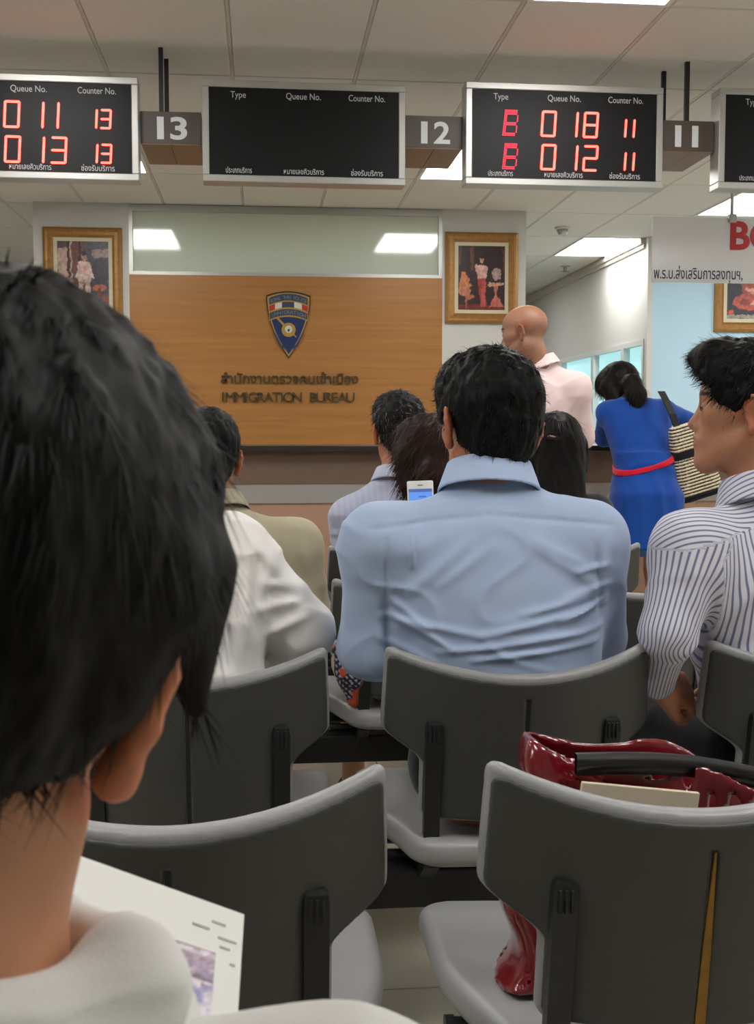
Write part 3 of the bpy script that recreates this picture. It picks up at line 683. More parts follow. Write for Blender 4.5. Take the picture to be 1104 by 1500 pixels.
# open seam with yellow foam in the chair that carries the bag
bm = bmesh.new(); prev = None
for z, hw in ((0.712,0.0006), (0.66,0.0026), (0.60,0.0045), (0.54,0.0055), (0.495,0.006)):
    y = float(back_y(0,z))-0.0206; cur = [bm.verts.new((-hw,y,z)), bm.verts.new((hw,y,z)), bm.verts.new((hw,y+0.008,z)), bm.verts.new((-hw,y+0.008,z))]
    if prev:
        for k in range(4): bm.faces.new((prev[k], prev[(k+1)%4], cur[(k+1)%4], cur[k]))
    prev = cur
tag(link('open_seam', bm_mesh('open_seam', bm), M['foam'], CHAIRS[0,1].children[0]), 'yellow foam showing in the split seam')
# ------------------------------------------------------------------ people
_F = np.array([math.sin(YAW)*math.cos(PITCH), math.cos(YAW)*math.cos(PITCH), -math.sin(PITCH)]); _Rt = np.array([math.cos(YAW), -math.sin(YAW), 0]); _U = np.cross(_Rt, _F)
def at(x, y, z): return np.array([0,0,CAM_H])+(_F+_Rt*(x-552)/FPX-_U*(y-750)/FPX)*z      # point seen at (x, y) of the photograph, z metres deep
def V3(*a): return np.array(a, float)
def rotm(yaw=0, pitch=0, roll=0):
    return np.array(Matrix.Rotation(R_(yaw),3,'Z') @ Matrix.Rotation(R_(-pitch),3,'X') @ Matrix.Rotation(R_(roll),3,'Y'))
M['skin'] = mat('skin', (0.5,0.3,0.2), 0.5, attr=True, sss=0.08, bump=0.06, bscale=400, noise=0.05, nscale=60)
M['hair'] = mat('hair', (0.02,0.02,0.02), 0.55, attr=True, spec=0.15)
M['cloth'] = mat('woven_cotton', (0.5,0.5,0.5), 0.85, attr=True, bump=0.12, bscale=900, sheen=0.15, spec=0.2)
def stripe_mat():
    m = mat('striped_cotton', srgb(208,208,220), 0.85, bump=0.12, bscale=900, sheen=0.15, spec=0.2); N = m.node_tree.nodes; L = m.node_tree.links
    a = N.new('ShaderNodeAttribute'); a.attribute_name = 'ph'; k = N.new('ShaderNodeMath'); k.operation = 'MULTIPLY'; k.inputs[1].default_value = 2*math.pi/0.0105; L.new(a.outputs['Fac'], k.inputs[0])
    sn = N.new('ShaderNodeMath'); sn.operation = 'SINE'; L.new(k.outputs[0], sn.inputs[0]); r = N.new('ShaderNodeValToRGB'); L.new(sn.outputs[0], r.inputs[0])
    r.color_ramp.elements[0].position = 0.25; r.color_ramp.elements[0].color = (*srgb(214,213,224),1); r.color_ramp.elements[1].position = 0.75; r.color_ramp.elements[1].color = (*srgb(118,120,150),1)
    L.new(r.outputs[0], N['Principled BSDF'].inputs['Base Color']); return m
M['stripe'] = stripe_mat()
M['eye'] = mat('eye', srgb(30,22,18), 0.15)
class Head:
    def __init__(s, pos, yaw=0, pitch=0, roll=0, sc=1.0): s.pos = np.array(pos, float); s.R = rotm(yaw, pitch, roll); s.s = sc
    def T(s, *p): return s.pos+s.R@(np.array(p, float)*s.s)
    def local(s, p): return ((p-A3(s.pos))@A3(s.R))/s.s
def head_ops(S, h, ear=1.0, neck=None, neck_r=0.056):
    T, s, R = h.T, h.s, h.R
    E = lambda c, r, k=0.02, op='u', rr=None: S.ell(T(*c), np.array(r)*s, R if rr is None else R@rr, k*s, op)
    C = lambda a, b, r1, r2=None, k=0.015, op='u': S.rc(T(*a), T(*b), r1*s, (r1 if r2 is None else r2)*s, k*s, op)
    E((0,-0.010,0.042), (0.075,0.097,0.086)); E((0,0.03,0.045), (0.064,0.066,0.062), 0.03); E((0,0.034,-0.03), (0.059,0.062,0.082), 0.03)
    for q in (-1,1):
        C((q*0.050,-0.002,-0.052), (q*0.02,0.074,-0.098), 0.020, 0.019, 0.03); C((q*0.040,0.060,-0.006), (q*0.052,0.03,-0.004), 0.024, 0.018, 0.02)
    C((-0.010,0.078,-0.099), (0.010,0.078,-0.099), 0.020, None, 0.02)
    C((-0.032,0.082,0.031), (0.032,0.082,0.031), 0.0135, None, 0.014)
    C((0,0.088,0.014), (0,0.108,-0.026), 0.0085, 0.012, 0.012)
    for q in (-1,1): C((q*0.012,0.098,-0.031), (q*0.010,0.092,-0.028), 0.0085, None, 0.006)
    E((0,0.078,-0.06), (0.034,0.026,0.026), 0.02)
    for q in (-1,1):
        E((q*0.032,0.106,0.008), (0.016,0.016,0.010), 0.010, 's'); E((q*0.032,0.082,0.007), (0.0155,0.0125,0.0115), 0.004)
    E((0,0.0995,-0.0535), (0.021,0.009,0.0058), 0.005); E((0,0.0975,-0.0665), (0.018,0.009,0.0065), 0.005); E((0,0.108,-0.060), (0.022,0.008,0.0016), 0.003, 's')
    for q in (-1,1):
        rr = np.array(Matrix.Rotation(q*R_(24),3,'Z') @ Matrix.Rotation(R_(-12),3,'X'))
        b = np.array((q*0.0735,-0.006,-0.004)); e = lambda x, y, z: b+rr@np.array((q*x*ear, y*ear, z*ear))
        E(e(0.006,-0.008,0.0), (0.006,0.019*ear,0.031*ear), 0.006, 'u', rr)
        pts = [(0.004,0.006,0.012),(0.008,0.002,0.027),(0.011,-0.012,0.033),(0.012,-0.024,0.024),(0.012,-0.028,0.006),(0.010,-0.022,-0.014),(0.008,-0.010,-0.028),(0.006,0.002,-0.030)]
        for p0, p1 in zip(pts[:-1], pts[1:]): C(e(*p0), e(*p1), 0.0042, 0.0042, 0.004)
        C(e(0.007,-0.002,-0.027), e(0.007,-0.001,-0.033), 0.0075, None, 0.006)
        E(e(0.013,-0.006,-0.002), (0.006,0.010*ear,0.015*ear), 0.004, 's', rr); E(e(0.014,-0.016,0.014), (0.004,0.005,0.010), 0.004, 's', rr)
    if neck is not None: S.rc(T(0,-0.022,-0.055), neck, neck_r*s, (neck_r+0.006)*s, 0.03*s)
def hand_ops(S, wrist, d, up, side, curl=0.6, s=1.0, spread=0.10):
    """d: direction of the hand, up: back of the hand, side: +1 thumb on the +(d x up) side"""
    d = d/np.linalg.norm(d); up = up-d*(up@d); up /= np.linalg.norm(up); rt = np.cross(d, up)*side
    w = np.array(wrist, float); P = lambda a, b, c: w+(d*a+rt*b+up*c)*s
    for b in (-0.028,-0.010,0.010,0.027): S.rc(P(0.0,b*0.55,0), P(0.078 if abs(b) < 0.02 else 0.072, b, 0.002), 0.0145*s, 0.0115*s, 0.012)
    for i, (b, L, r) in enumerate(((0.029,0.072,0.0085),(0.010,0.080,0.0088),(-0.010,0.074,0.0084),(-0.028,0.058,0.0074))):
        p = P(0.080 if i in (1,2) else 0.074, b, 0.002); ang = 0.0
        for sgm, fr in enumerate((0.45,0.31,0.24)):
            ang += curl*(0.75 if sgm == 0 else 0.95)
            dv = d*math.cos(ang)-up*math.sin(ang)+rt*spread*(b/0.03)*math.cos(ang)
            q = p+dv*L*fr*s; S.rc(p, q, r*s*(1-0.06*sgm), r*s*(0.94-0.08*sgm), 0.004); p = q
    p0 = P(0.020,0.024,-0.004); p1 = P(0.048,0.046,-0.014); p2 = P(0.072,0.050,-0.024); p3 = P(0.090,0.046,-0.034)
    S.rc(p0, p1, 0.0145*s, 0.011*s, 0.012); S.rc(p1, p2, 0.0105*s, 0.0095*s, 0.003); S.rc(p2, p3, 0.0095*s, 0.0078*s, 0.003)
def skin_col(tone, h, brow=True, bald=False):
    tone = np.array(srgb(*tone))
    def fn(V):
        q = h.local(V); c = np.tile(tone, (len(V),1)); x = np.abs(q[:,0]); y = q[:,1]; z = q[:,2]
        ear = (x > 0.068) & (y < 0.02) & (y > -0.05) & (np.abs(z) < 0.05); c[ear] = c[ear]*np.array((1.08,0.82,0.74))
        if brow:
            b = (y > 0.06) & (x > 0.012) & (x < 0.052) & (np.abs(z-0.034+(x-0.03)**2*4) < 0.0045); c[b] = np.array(srgb(38,28,24))
            e = (y > 0.07) & (np.abs(x-0.032) < 0.014) & (np.abs(z-0.0065+(x-0.032)**2*9) < 0.0030); c[e] = np.array(srgb(30,22,20))
        l = (y > 0.088) & (x < 0.022) & (z > -0.074) & (z < -0.0490); c[l] = c[l]*np.array((1.0,0.80,0.78))
        if bald:
            st = np.clip((0.055-z)/0.03, 0, 1)*np.clip((0.045-y)/0.03, 0, 1)*np.clip((z+0.055)/0.02, 0, 1); c = c*(1-0.16*st[:,None])
        return c
    return fn
def short_hair(S, h, fwd=0.0, thick=1.0, nape=-0.070, puff=0.0, noise_a=0.0035, nz=(70,70,34), part=None, ears=True):
    T, s, R = h.T, h.s, h.R
    E = lambda c, r, k=0.02, op='u', rr=None: S.ell(T(*c), np.array(r)*s, R if rr is None else R@rr, k*s, op)
    t = 0.011*thick
    E((0,-0.010,0.044), (0.077+t,0.099+t,0.087+t+puff)); E((0,-0.048,-0.012), (0.064+t*0.6,0.056+t*0.6,0.072), 0.02); E((0,0.035,0.082), (0.066+t,0.066+t,0.046+t), 0.03)
    E((0,0.105,-0.030), (0.105,0.070-fwd,0.105), 0.012, 's')
    for q in ((-1,1) if ears else ()): E((q*0.088,0.004,-0.022), (0.026,0.027,0.045), 0.010, 's'); E((q*0.08,0.045,-0.055), (0.04,0.06,0.05), 0.012, 's')
    c = A3(T(0,0,nape)); n = A3(R@np.array((0,0.25,-1.0))); S.plane(c, n, 0.010*s)
    if not ears:
        for q in (-1,1): S.rc(T(q*0.078,-0.01,0.03), T(q*0.076,-0.02,-0.06), 0.030*s, 0.026*s, 0.02*s)
    if part: part(S, h)
    if noise_a: S.f('f', lambda p: noise_a*vnoise(h.local(p)*A3(nz))+noise_a*0.7*vnoise(h.local(p)*A3((160,160,70))))
def crown_flow(h, crown=(0,-0.03,0.14), down=0.25):
    c = h.T(*crown); dn = -h.R[:,2]
    def fn(p, nm):
        v = p-c; v = v/(np.linalg.norm(v, axis=1, keepdims=True)+1e-9)+dn*down
        v = v-nm*(v*nm).sum(1, keepdims=True); return v/(np.linalg.norm(v, axis=1, keepdims=True)+1e-9)
    return fn
def hair_obj(parent, S, h, org, hh, n, length, width, col, flow, lift=0.15, jit=0.25, var=0.7, grey=0.0, sel=None, seg=4, inset=0.004):
    V, Q = S.mesh(hh); P, F, sh = strands(V, Q, n, length, width, flow, seg, lift, jit, inset, sel)
    base = np.array(srgb(*col)); c1 = np.tile(base*0.8, (len(V),1)); c2 = base[None]*(1-var*0.5+var*1.3*sh[:,None]**2)
    if grey:
        g = (RNG.random(len(sh)//((seg+1)*2)) < grey).repeat((seg+1)*2); c2[g] = np.array(srgb(132,128,124))
    me = mesh_np('hair', np.concatenate([V,P])-org, np.concatenate([Q,F+len(V)]), True, np.concatenate([c1,c2]))
    return link('hair', me, M['hair'], parent)
def seated(x, yb, yaw=0.0, lean=0.02, tall=1.0, wide=1.0, sit=0.56):
    a = R_(yaw); f = V3(-math.sin(a), math.cos(a), 0); r = V3(math.cos(a), math.sin(a), 0); z = V3(0,0,1)
    J = dict(f=f, r=r, P=V3(x,yb+0.17,sit)); J['N'] = J['P']+f*lean+z*0.485*tall
    for n, q in (('L',-1),('R',1)):
        J['sh'+n] = J['N']+r*q*0.185*wide-z*0.075; J['el'+n] = J['sh'+n]+r*q*0.03+f*0.07-z*0.27; J['wr'+n] = J['el'+n]+f*0.22-r*q*0.10-z*0.015
        J['hip'+n] = J['P']+r*q*0.09-z*0.02; J['kn'+n] = J['hip'+n]+f*0.40+r*q*0.05; J['kn'+n][2] = 0.525; J['an'+n] = J['kn'+n]+f*0.03; J['an'+n][2] = 0.085
    return J
TORSO = [(-0.30,0.165,0.115,0.0),(-0.12,0.180,0.125,0.0),(0.15,0.172,0.122,0.0),(0.45,0.185,0.124,-0.005),(0.70,0.196,0.118,-0.012),(0.84,0.182,0.098,-0.016),(0.93,0.125,0.078,-0.012),(1.0,0.072,0.062,-0.004),(1.06,0.058,0.056,0.0)]
def torso_keys(bulk=1.0, belly=1.0, hunch=0.0): return [(t, w_*bulk, d_*bulk*(belly if t < 0.5 else 1), o-hunch*math.sin(max(0,min(1,t))*math.pi)) for t, w_, d_, o in TORSO]
def fold_fn(folds, yref, ysc=1.0):
    """cloth folds on the back: (x1,z1,x2,z2,half width,height) in metres, sloping folds as ridges"""
    def fn(p):
        d = np.zeros(p.shape[:-1], np.float32); x, y, z = p[...,0], p[...,1], p[...,2]; m = np.clip((yref-y)/0.04, 0, 1)
        for x1, z1, x2, z2, w_, a in folds:
            dx, dz = x2-x1, z2-z1; t = np.clip(((x-x1)*dx+(z-z1)*dz)/(dx*dx+dz*dz), 0, 1); q = (x-x1-t*dx)**2+(z-z1-t*dz)**2
            d += a*np.exp(-q/(w_*w_))*(np.sin(np.pi*np.clip(t*0.9+0.05,0,1))**0.5)
        return d*m
    return fn
def crease_noise(amp, sc=(9,9,14), seed=0.0):
    def fn(p):
        q = p*A3(sc)+seed; q = q+0.7*vnoise(q*0.6+9.1)[...,None]; n = vnoise(q)
        return amp*((1-np.abs(n)*1.6)**2*0.9-0.35)+amp*0.25*vnoise(q*2.3)
    return fn
def shirt_sdf(J, keys, arm=(0.060,0.052,0.050,0.040), k=0.035, sleeves=('L','R'), shr=0.060, e=2.3, low=0.53):
    S = Sdf(); S.loft(J['P'], J['N'], J['r'], keys, e)
    for n in ('L','R'):
        q = -1 if n == 'L' else 1
        S.rc(J['N']+J['r']*q*0.045-V3(0,0,0.040), J['sh'+n], 0.046, shr, k); S.rc(J['sh'+n], J['el'+n], arm[0], arm[1], k)
        S.rc(J['el'+n], J['wr'+n], arm[2], arm[3], 0.02)
    if low: S.plane(V3(0,0,low), (0,0,-1), 0.006)
    return S
def cloth_obj(name, S, h, org, parent, col, colfn=None, label=None, phase=None, m=None):
    V, Q = S.mesh(h); c = colfn(V) if colfn else np.tile(np.array(srgb(*col)), (len(V),1))
    me = mesh_np(name, V-org, Q, True, c)
    if phase is not None: at_ = me.attributes.new('ph', 'FLOAT', 'POINT'); at_.data.foreach_set('value', phase(V).astype(np.float32))
    o = link(name, me, m or M['cloth'], parent)
    return tag(o, label) if label else o
def body_mesh(J, h, tone, hh, hb, hands=True, handspec=None, legs=True, ear=1.0, bulk=1.0, bald=False, neck_r=0.056, keys=None, brow=True, feet=True):
    S = Sdf(); S.loft(J['P'], J['N'], J['r'], keys or torso_keys(bulk*0.93), 2.3, grow=-0.012)
    head_ops(S, h, ear, J['N']+V3(0,0,-0.02), neck_r)
    hc = []
    for n in ('L','R'):
        q = -1 if n == 'L' else 1
        S.rc(J['sh'+n]-J['r']*q*0.01, J['el'+n], 0.044, 0.036, 0.02); S.rc(J['el'+n], J['wr'+n], 0.036, 0.024, 0.015)
        hs = (handspec or {}).get(n, dict()); dv = J['wr'+n]-J['el'+n]; dv = dv/np.linalg.norm(dv)
        hand_ops(S, J['wr'+n]+dv*0.015, hs.get('d', dv), hs.get('up', V3(0,0,1)), hs.get('side', 1 if n == 'L' else -1), hs.get('curl', 0.45))
        hc.append(J['wr'+n]+0.07*hs.get('d', dv)/np.linalg.norm(hs.get('d', dv)))
        S.rc(J['hip'+n], J['kn'+n], 0.070, 0.050, 0.03); S.rc(J['kn'+n], J['an'+n], 0.046, 0.034, 0.02)
        S.rc(J['an'+n]+V3(0,0,-0.045), J['an'+n]+J['f']*0.15+V3(0,0,-0.055), 0.034, 0.028, 0.02)
    hp = A3(h.pos); rad = 0.205*h.s
    def far(p, m):
        r = ((p-hp)**2).sum(-1) > (rad-0.004-m)**2
        for c in hc: r &= ((p-A3(c))**2).sum(-1) > (0.101-m)**2
        return r
    inhead = lambda p, m: ((p-hp)**2).sum(-1) < (rad+m)**2
    def inhand(p, m):
        r = np.zeros(p.shape[:-1], bool)
        for c in hc: r |= ((p-A3(c))**2).sum(-1) < (0.105+m)**2
        return r & (((p-hp)**2).sum(-1) > (rad-m)**2)
    parts = [S.mesh(hh, inhead), S.mesh(min(max(hh,0.004),0.005), inhand), S.mesh(hb, far)]
    V = np.concatenate([q[0] for q in parts]); n0 = 0; Qs = []
    for q in parts: Qs.append(q[1]+n0); n0 += len(q[0])
    Q = np.concatenate(Qs)
    return V, Q, skin_col(tone, h, brow, bald)(V)
def make_person(label, J, h, tone, hh=0.0034, hb=0.009, group=None, **kw):
    org = A3((J['P'][0], J['P'][1], 0)); V, Q, c = body_mesh(J, h, tone, hh, hb, **kw)
    o = link('person', mesh_np('person', V-org, Q, True, c), M['skin'], None, tuple(float(v) for v in org))
    tag(o, label, 'person', group); return o, org
def collar(parent, org, J, h, col, hh=0.003, r=0.066, tilt=12, up=0.0, colfn=None, hgt=0.030, phase=None, m=None):
    S = Sdf(); c = J['N']+V3(0,0,0.012+up); ax = h.T(0,-0.02,-0.05)-J['N']; ax = ax/np.linalg.norm(ax); ax = ax*0.6+V3(0,0,0.4)
    ax /= np.linalg.norm(ax); x = J['r']-ax*(J['r']@ax); x /= np.linalg.norm(x); y = np.cross(ax, x); Rm = np.stack([x,y,ax], 1)@rotm(0, tilt, 0)
    S.ring(c, Rm, r, hgt, r+0.006, 0.0, 0.0028, 0.004); S.ring(c, Rm, r+0.003, hgt, r+0.020, -0.016, 0.0026, 0.004)
    f_ = A3(J['f']); cc = A3(c)
    S.f('s', lambda p: np.maximum(np.abs((p-cc)@A3(x))-0.006-0.35*np.clip((p-cc)@f_-0.04, 0, 1), 0.03-(p-cc)@f_), 0.003)
    return cloth_obj('collar', S, hh, org, parent, col, colfn, None, phase, m)
def trousers(parent, org, J, col, h=0.012, name='trousers'):
    S = Sdf(); S.ell(J['P']+V3(0,0,-0.01), (0.178,0.135,0.115), None, 0.03)
    for n in ('L','R'):
        S.rc(J['hip'+n], J['kn'+n], 0.086, 0.066, 0.03); S.rc(J['kn'+n], J['an'+n]+V3(0,0,0.02), 0.064, 0.055, 0.02)
    S.f('f', crease_noise(0.004, (10,10,10), 3.0))
    return cloth_obj(name, S, h, org, parent, col)
def shoes(parent, org, J, col, h=0.008):
    for n in ('L','R'):
        S = Sdf(); a = J['an'+n]; S.rc(a+V3(0,0,-0.035), a+V3(0,0,-0.05)-J['f']*0.03, 0.040, 0.042, 0.02); S.rc(a+V3(0,0,-0.048), a+J['f']*0.16+V3(0,0,-0.052), 0.042, 0.034, 0.02)
        S.plane(V3(a[0],a[1],0.002), (0,0,-1), 0.004); cloth_obj('shoe', S, h, org, parent, col)
def eyes(parent, org, h):
    for q in (-1,1):
        bm = bmesh.new(); bmesh.ops.create_uvsphere(bm, u_segments=14, v_segments=10, radius=0.0118*h.s, matrix=Matrix.Translation(Vector(h.T(q*0.032,0.0838,0.0068)-org)))
        link('eye', bm_mesh('eye', bm, True), M['eye'], parent)
def col_noise(rgb, amp=0.04, sc=30):
    b = np.array(srgb(*rgb))
    return lambda V: b[None]*(1+amp*vnoise(V*sc)[:,None])
def P2(px_, py_, z): q = at(px_, py_, z); return q[0], q[2]
# ---- man in the plain blue shirt (second row, middle chair)
J = seated(0.452, 1.955, 4, 0.02, 1.0, 1.0)
h = Head(at(716,626,2.19), 14, 6, 2, 1.04)
J['N'] = at(716,722,2.17); J['P'] = V3(0.455,2.13,0.56)
J['shL'] = at(560,800,2.12); J['shR'] = at(858,795,2.16); J['elL'] = at(548,945,2.16); J['elR'] = at(868,930,2.30)
J['wrL'] = at(600,900,2.42); J['wrR'] = at(760,950,2.50)
J['wrL'] = at(648,838,2.54)
J['anL'][0] = 0.50; J['anR'][0] = 0.64; J['knL'][0] = 0.42; J['knR'][0] = 0.60
ob, org = make_person('man in a plain light blue shirt with thick black hair, holding a phone', J, h, (178,120,90), group='people waiting on the chairs',
    handspec=dict(L=dict(curl=0.35, up=V3(-0.2,1.0,0.1), d=V3(-0.18,0.08,1), side=-1))); eyes(ob, org, h)
keys = [(t, w_*1.06, d_*1.08, o) for t, w_, d_, o in torso_keys(1.0, 1.12)]
S = shirt_sdf(J, keys, (0.070,0.066,0.062,0.045), 0.05, shr=0.072, low=0.61)
fl_ = []
for a in ((560,905,700,930,6,.006),(700,930,905,890,6,.007),(640,955,900,925,5,.006),(575,880,640,935,6,.006),(830,880,905,860,6,.006),(600,870,690,790,9,.005),(780,800,880,860,9,.005),(760,900,900,872,5,.005),(560,940,640,975,6,.006),(605,780,604,830,4,.006),(900,800,880,880,8,.004),(570,900,660,950,5,.007),(690,965,890,945,5,.006),(820,915,905,880,4,.007),(780,790,860,830,8,.005),(640,860,720,800,8,.004),(850,840,900,830,5,.006)):
    (xa, za), (xb, zb) = P2(a[0],a[1],2.05), P2(a[2],a[3],2.05); fl_.append((xa,za,xb,zb,a[4]*0.0012,a[5]*1.35))
(xa, za), (xb, zb), (xc, zc) = P2(545,775,2.05), P2(720,756,2.05), P2(905,772,2.05)
fl_ += [(xa,za,xb,zb,0.0045,-0.005), (xb,zb,xc,zc,0.0045,-0.005)]
(xa, za), (xb, zb), (xc, zc) = P2(563,790,2.05), P2(566,880,2.05), P2(575,965,2.05); fl_ += [(xa,za,xb,zb,0.005,-0.006), (xb,zb,xc,zc,0.010,-0.014)]
(xa, za), (xb, zb) = P2(878,800,2.05), P2(893,900,2.05); fl_ += [(xa,za,xb,zb,0.006,-0.006)]
S.f('f', fold_fn(fl_, 2.16)); S.f('f', crease_noise(0.0045, (8,8,14), 1.3))
sh_ = cloth_obj('shirt', S, 0.0042, org, ob, (166,183,212), col_noise((166,183,212)))
collar(sh_, org, J, h, (172,190,222), 0.003, 0.074, 16, 0.006, hgt=0.034)
S = Sdf(); short_hair(S, h, 0.0, 1.25, -0.082, 0.0, 0.0045)
hair_obj(ob, S, h, org, 0.0035, 9000, 0.016, 0.0014, (11,10,10), crown_flow(h, (0.02,-0.03,0.14), 0.3), 0.16, 0.4)
trousers(ob, org, J, (34,36,44)); shoes(ob, org, J, (28,24,22))
# phone in his hand
e = empty('smartphone', tuple(at(616,735,2.55)), R_(6), 'white smartphone with lit blue screen in the blue-shirted man\'s hand', 'phone'); e.rotation_euler = (R_(-14), R_(-2), R_(-6))
M['phonewhite'] = mat('white_phone', srgb(228,226,222), 0.3); M['phonescreen'] = mat('phone_screen', srgb(60,100,190), 0.2, emit=srgb(120,172,250), estr=0.62)
M['phonebar'] = mat('phone_screen_bar', srgb(60,80,130), 0.3, emit=srgb(88,120,190), estr=0.5)
bm = bmesh.new(); add_box(bm, (-0.029,-0.004,-0.077), (0.029,0.004,0.047), 0.0038, 3); link('phone_body', bm_mesh('phone_body', bm, True), M['phonewhite'], e)
ps = box('screen', (-0.0255,-0.0046,-0.060), (0.0255,-0.0038,0.028), M['phonescreen'], e); box('status_bar', (-0.0255,-0.0048,0.021), (0.0255,-0.0044,0.028), M['phonebar'], ps)
box('message_line', (-0.004,-0.0048,0.009), (0.012,-0.0044,0.012), M['phonebar'], ps); box('message_line', (-0.022,-0.0048,-0.004), (0.004,-0.0044,-0.0015), M['phonebar'], ps)
box('earpiece', (-0.006,-0.0046,0.0355), (0.006,-0.0038,0.037), M['cap'], e)

# ---- man in the striped shirt (second row, right)
J = seated(1.05, 1.955, 14, 0.0)
h = Head(at(1100,606,2.17), 62, -3, 2, 0.95)
J['N'] = at(1118,738,2.16); J['P'] = V3(1.04,2.13,0.56)
J['shL'] = at(1012,806,2.10); J['shR'] = at(1262,815,2.25); J['elL'] = at(978,925,2.06); J['wrL'] = at(962,996,2.15); J['elR'] = at(1290,960,2.3); J['wrR'] = at(1120,1015,2.42)
J['hipL'] = V3(0.93,2.14,0.545); J['knL'] = V3(0.84,2.55,0.53); J['anL'] = V3(0.84,2.58,0.085)
ob, org = make_person('man in a pinstriped shirt looking left, seen in profile', J, h, (178,122,90), 0.0034, group='people waiting on the chairs',
    handspec=dict(L=dict(d=V3(0.85,0.35,-0.25), up=V3(0.0,-0.8,0.6), curl=0.85, side=1), R=dict(d=V3(-0.9,0.1,0.15), up=V3(0,-0.6,0.8), curl=0.7))); eyes(ob, org, h)
S = shirt_sdf(J, torso_keys(1.0,1.05), (0.066,0.050,0.046,0.034), 0.045, shr=0.066, low=0.63)
fl_ = []
for a in ((1040,820,1045,980,9,.008),(1060,900,1104,820,7,.007),(985,800,1000,900,8,.005),(960,960,1010,930,7,.006),(1050,980,1104,940,8,.006)):
    (xa, za), (xb, zb) = P2(a[0],a[1],2.1), P2(a[2],a[3],2.1); fl_.append((xa,za,xb,zb,a[4]*0.0016,a[5]))
S.f('f', fold_fn(fl_, 2.2)); S.f('f', crease_noise(0.0035, (8,8,12), 5.3))
armL = A3(J['elL']-J['shL']); armL /= np.linalg.norm(armL)
def stripes(V):
    q = V-A3(J['N']); x = q@A3(J['r']); y = q@A3(J['f']); g = V-A3(J['shL']); ta = g@armL; ga = g-ta[:,None]*armL; sd = np.cross(armL, A3((0,1,0))); sd /= np.linalg.norm(sd); up = np.cross(sd, armL)
    yoke = V[:,2] > J['shL'][2]+0.020+0.25*np.clip(x+0.16, -0.05, 0.12)
    La = np.linalg.norm(J['elL']-J['shL']); arm_ = (np.linalg.norm(ga, axis=1) < 0.078) & (ta > -0.02) & (x < -0.10)
    fr = A3(J['wrL']-J['elL']); fr /= np.linalg.norm(fr); ge = V-A3(J['elL']); te = ge@fr; gf = ge-te[:,None]*fr
    def ang(g, ax): u = np.cross(ax, A3((0,1,0))); u /= np.linalg.norm(u); w_ = np.cross(u, ax); return np.arctan2(-(g@u), -(g@w_))*0.060
    wgt = np.clip((te+0.035)/0.07, 0, 1); wgt = wgt*wgt*(3-2*wgt)
    mid = armL*(1-wgt)[:,None]+fr*wgt[:,None]; mid /= np.linalg.norm(mid, axis=1, keepdims=True); gm = ga*(1-wgt)[:,None]+gf*wgt[:,None]
    u = np.cross(mid, A3((0,1,0))); u /= np.linalg.norm(u, axis=1, keepdims=True); v = np.cross(u, mid); pa_ = np.arctan2(-(gm*u).sum(1), -(gm*v).sum(1))*0.058
    ph = np.where(yoke, 0.62*y+0.78*q[:,2]+0.15*x, np.where(arm_ | ((te > 0) & (np.linalg.norm(gf, axis=1) < 0.07)), pa_, x))
    return ph
sh_ = cloth_obj('shirt', S, 0.0045, org, ob, (200,200,212), None, 'white shirt with thin grey-blue stripes', stripes, M['stripe'])
collar(sh_, org, J, h, (206,206,218), 0.003, 0.070, 14, 0.004, None, 0.032, lambda V: 0.62*((V-A3(J['N']))@A3(J['f']))+0.78*(V[:,2]-J['N'][2])+0.15*((V-A3(J['N']))@A3(J['r'])), M['stripe'])
S = Sdf(); short_hair(S, h, 0.012, 1.25, -0.062, 0.0, 0.004)
S.rc(h.T(-0.045,0.075,0.118), h.T(0.03,0.105,0.112), 0.020*h.s, 0.022*h.s, 0.03); S.rc(h.T(0,0.06,0.125), h.T(0.01,0.118,0.106), 0.022*h.s, 0.012*h.s, 0.02)
hair_obj(ob, S, h, org, 0.0035, 7000, 0.026, 0.0016, (14,12,12), crown_flow(h, (0.0,-0.05,0.14), 0.1), 0.10, 0.25)
trousers(ob, org, J, (22,22,25)); shoes(ob, org, J, (24,22,22))

# ---- man in the white shirt (second row, left; his head is behind the nearest man)
J = seated(-0.155, 1.955, 0, 0.03)
h = Head(at(195,660,2.18), 8, 10, 0, 1.0); J['N'] = at(215,765,2.16)
J['shL'] = at(75,825,2.2); J['shR'] = at(338,812,2.17); J['elR'] = at(440,920,2.20); J['wrR'] = at(372,965,2.44); J['elL'] = at(40,960,2.25)
ob, org = make_person('man in a bright white shirt with his elbow out, head hidden', J, h, (186,130,100), 0.006, 0.011, group='people waiting on the chairs')
S = shirt_sdf(J, torso_keys(1.02,1.05), (0.070,0.062,0.060,0.046), 0.045, shr=0.068)
fl_ = []
for a in ((365,800,362,930,9,.010),(385,850,450,865,9,.008),(370,890,440,880,8,.007),(345,760,420,850,9,.007),(395,925,455,900,8,.008),(330,850,350,950,9,.006),(400,800,380,880,7,.005)):
    (xa, za), (xb, zb) = P2(a[0],a[1],2.13), P2(a[2],a[3],2.13); fl_.append((xa,za,xb,zb,a[4]*0.0013,a[5]*1.5))
S.f('f', fold_fn(fl_, 2.24)); S.f('f', crease_noise(0.009, (10,10,15), 8.3))
sh_ = cloth_obj('shirt', S, 0.005, org, ob, (236,232,228), col_noise((236,232,228), 0.02)); collar(sh_, org, J, h, (236,232,228), 0.003)
S = Sdf(); short_hair(S, h); hair_obj(ob, S, h, org, 0.006, 1500, 0.02, 0.002, (12,11,11), crown_flow(h), 0.3, 0.3)
trousers(ob, org, J, (30,30,34)); shoes(ob, org, J, (26,24,22))

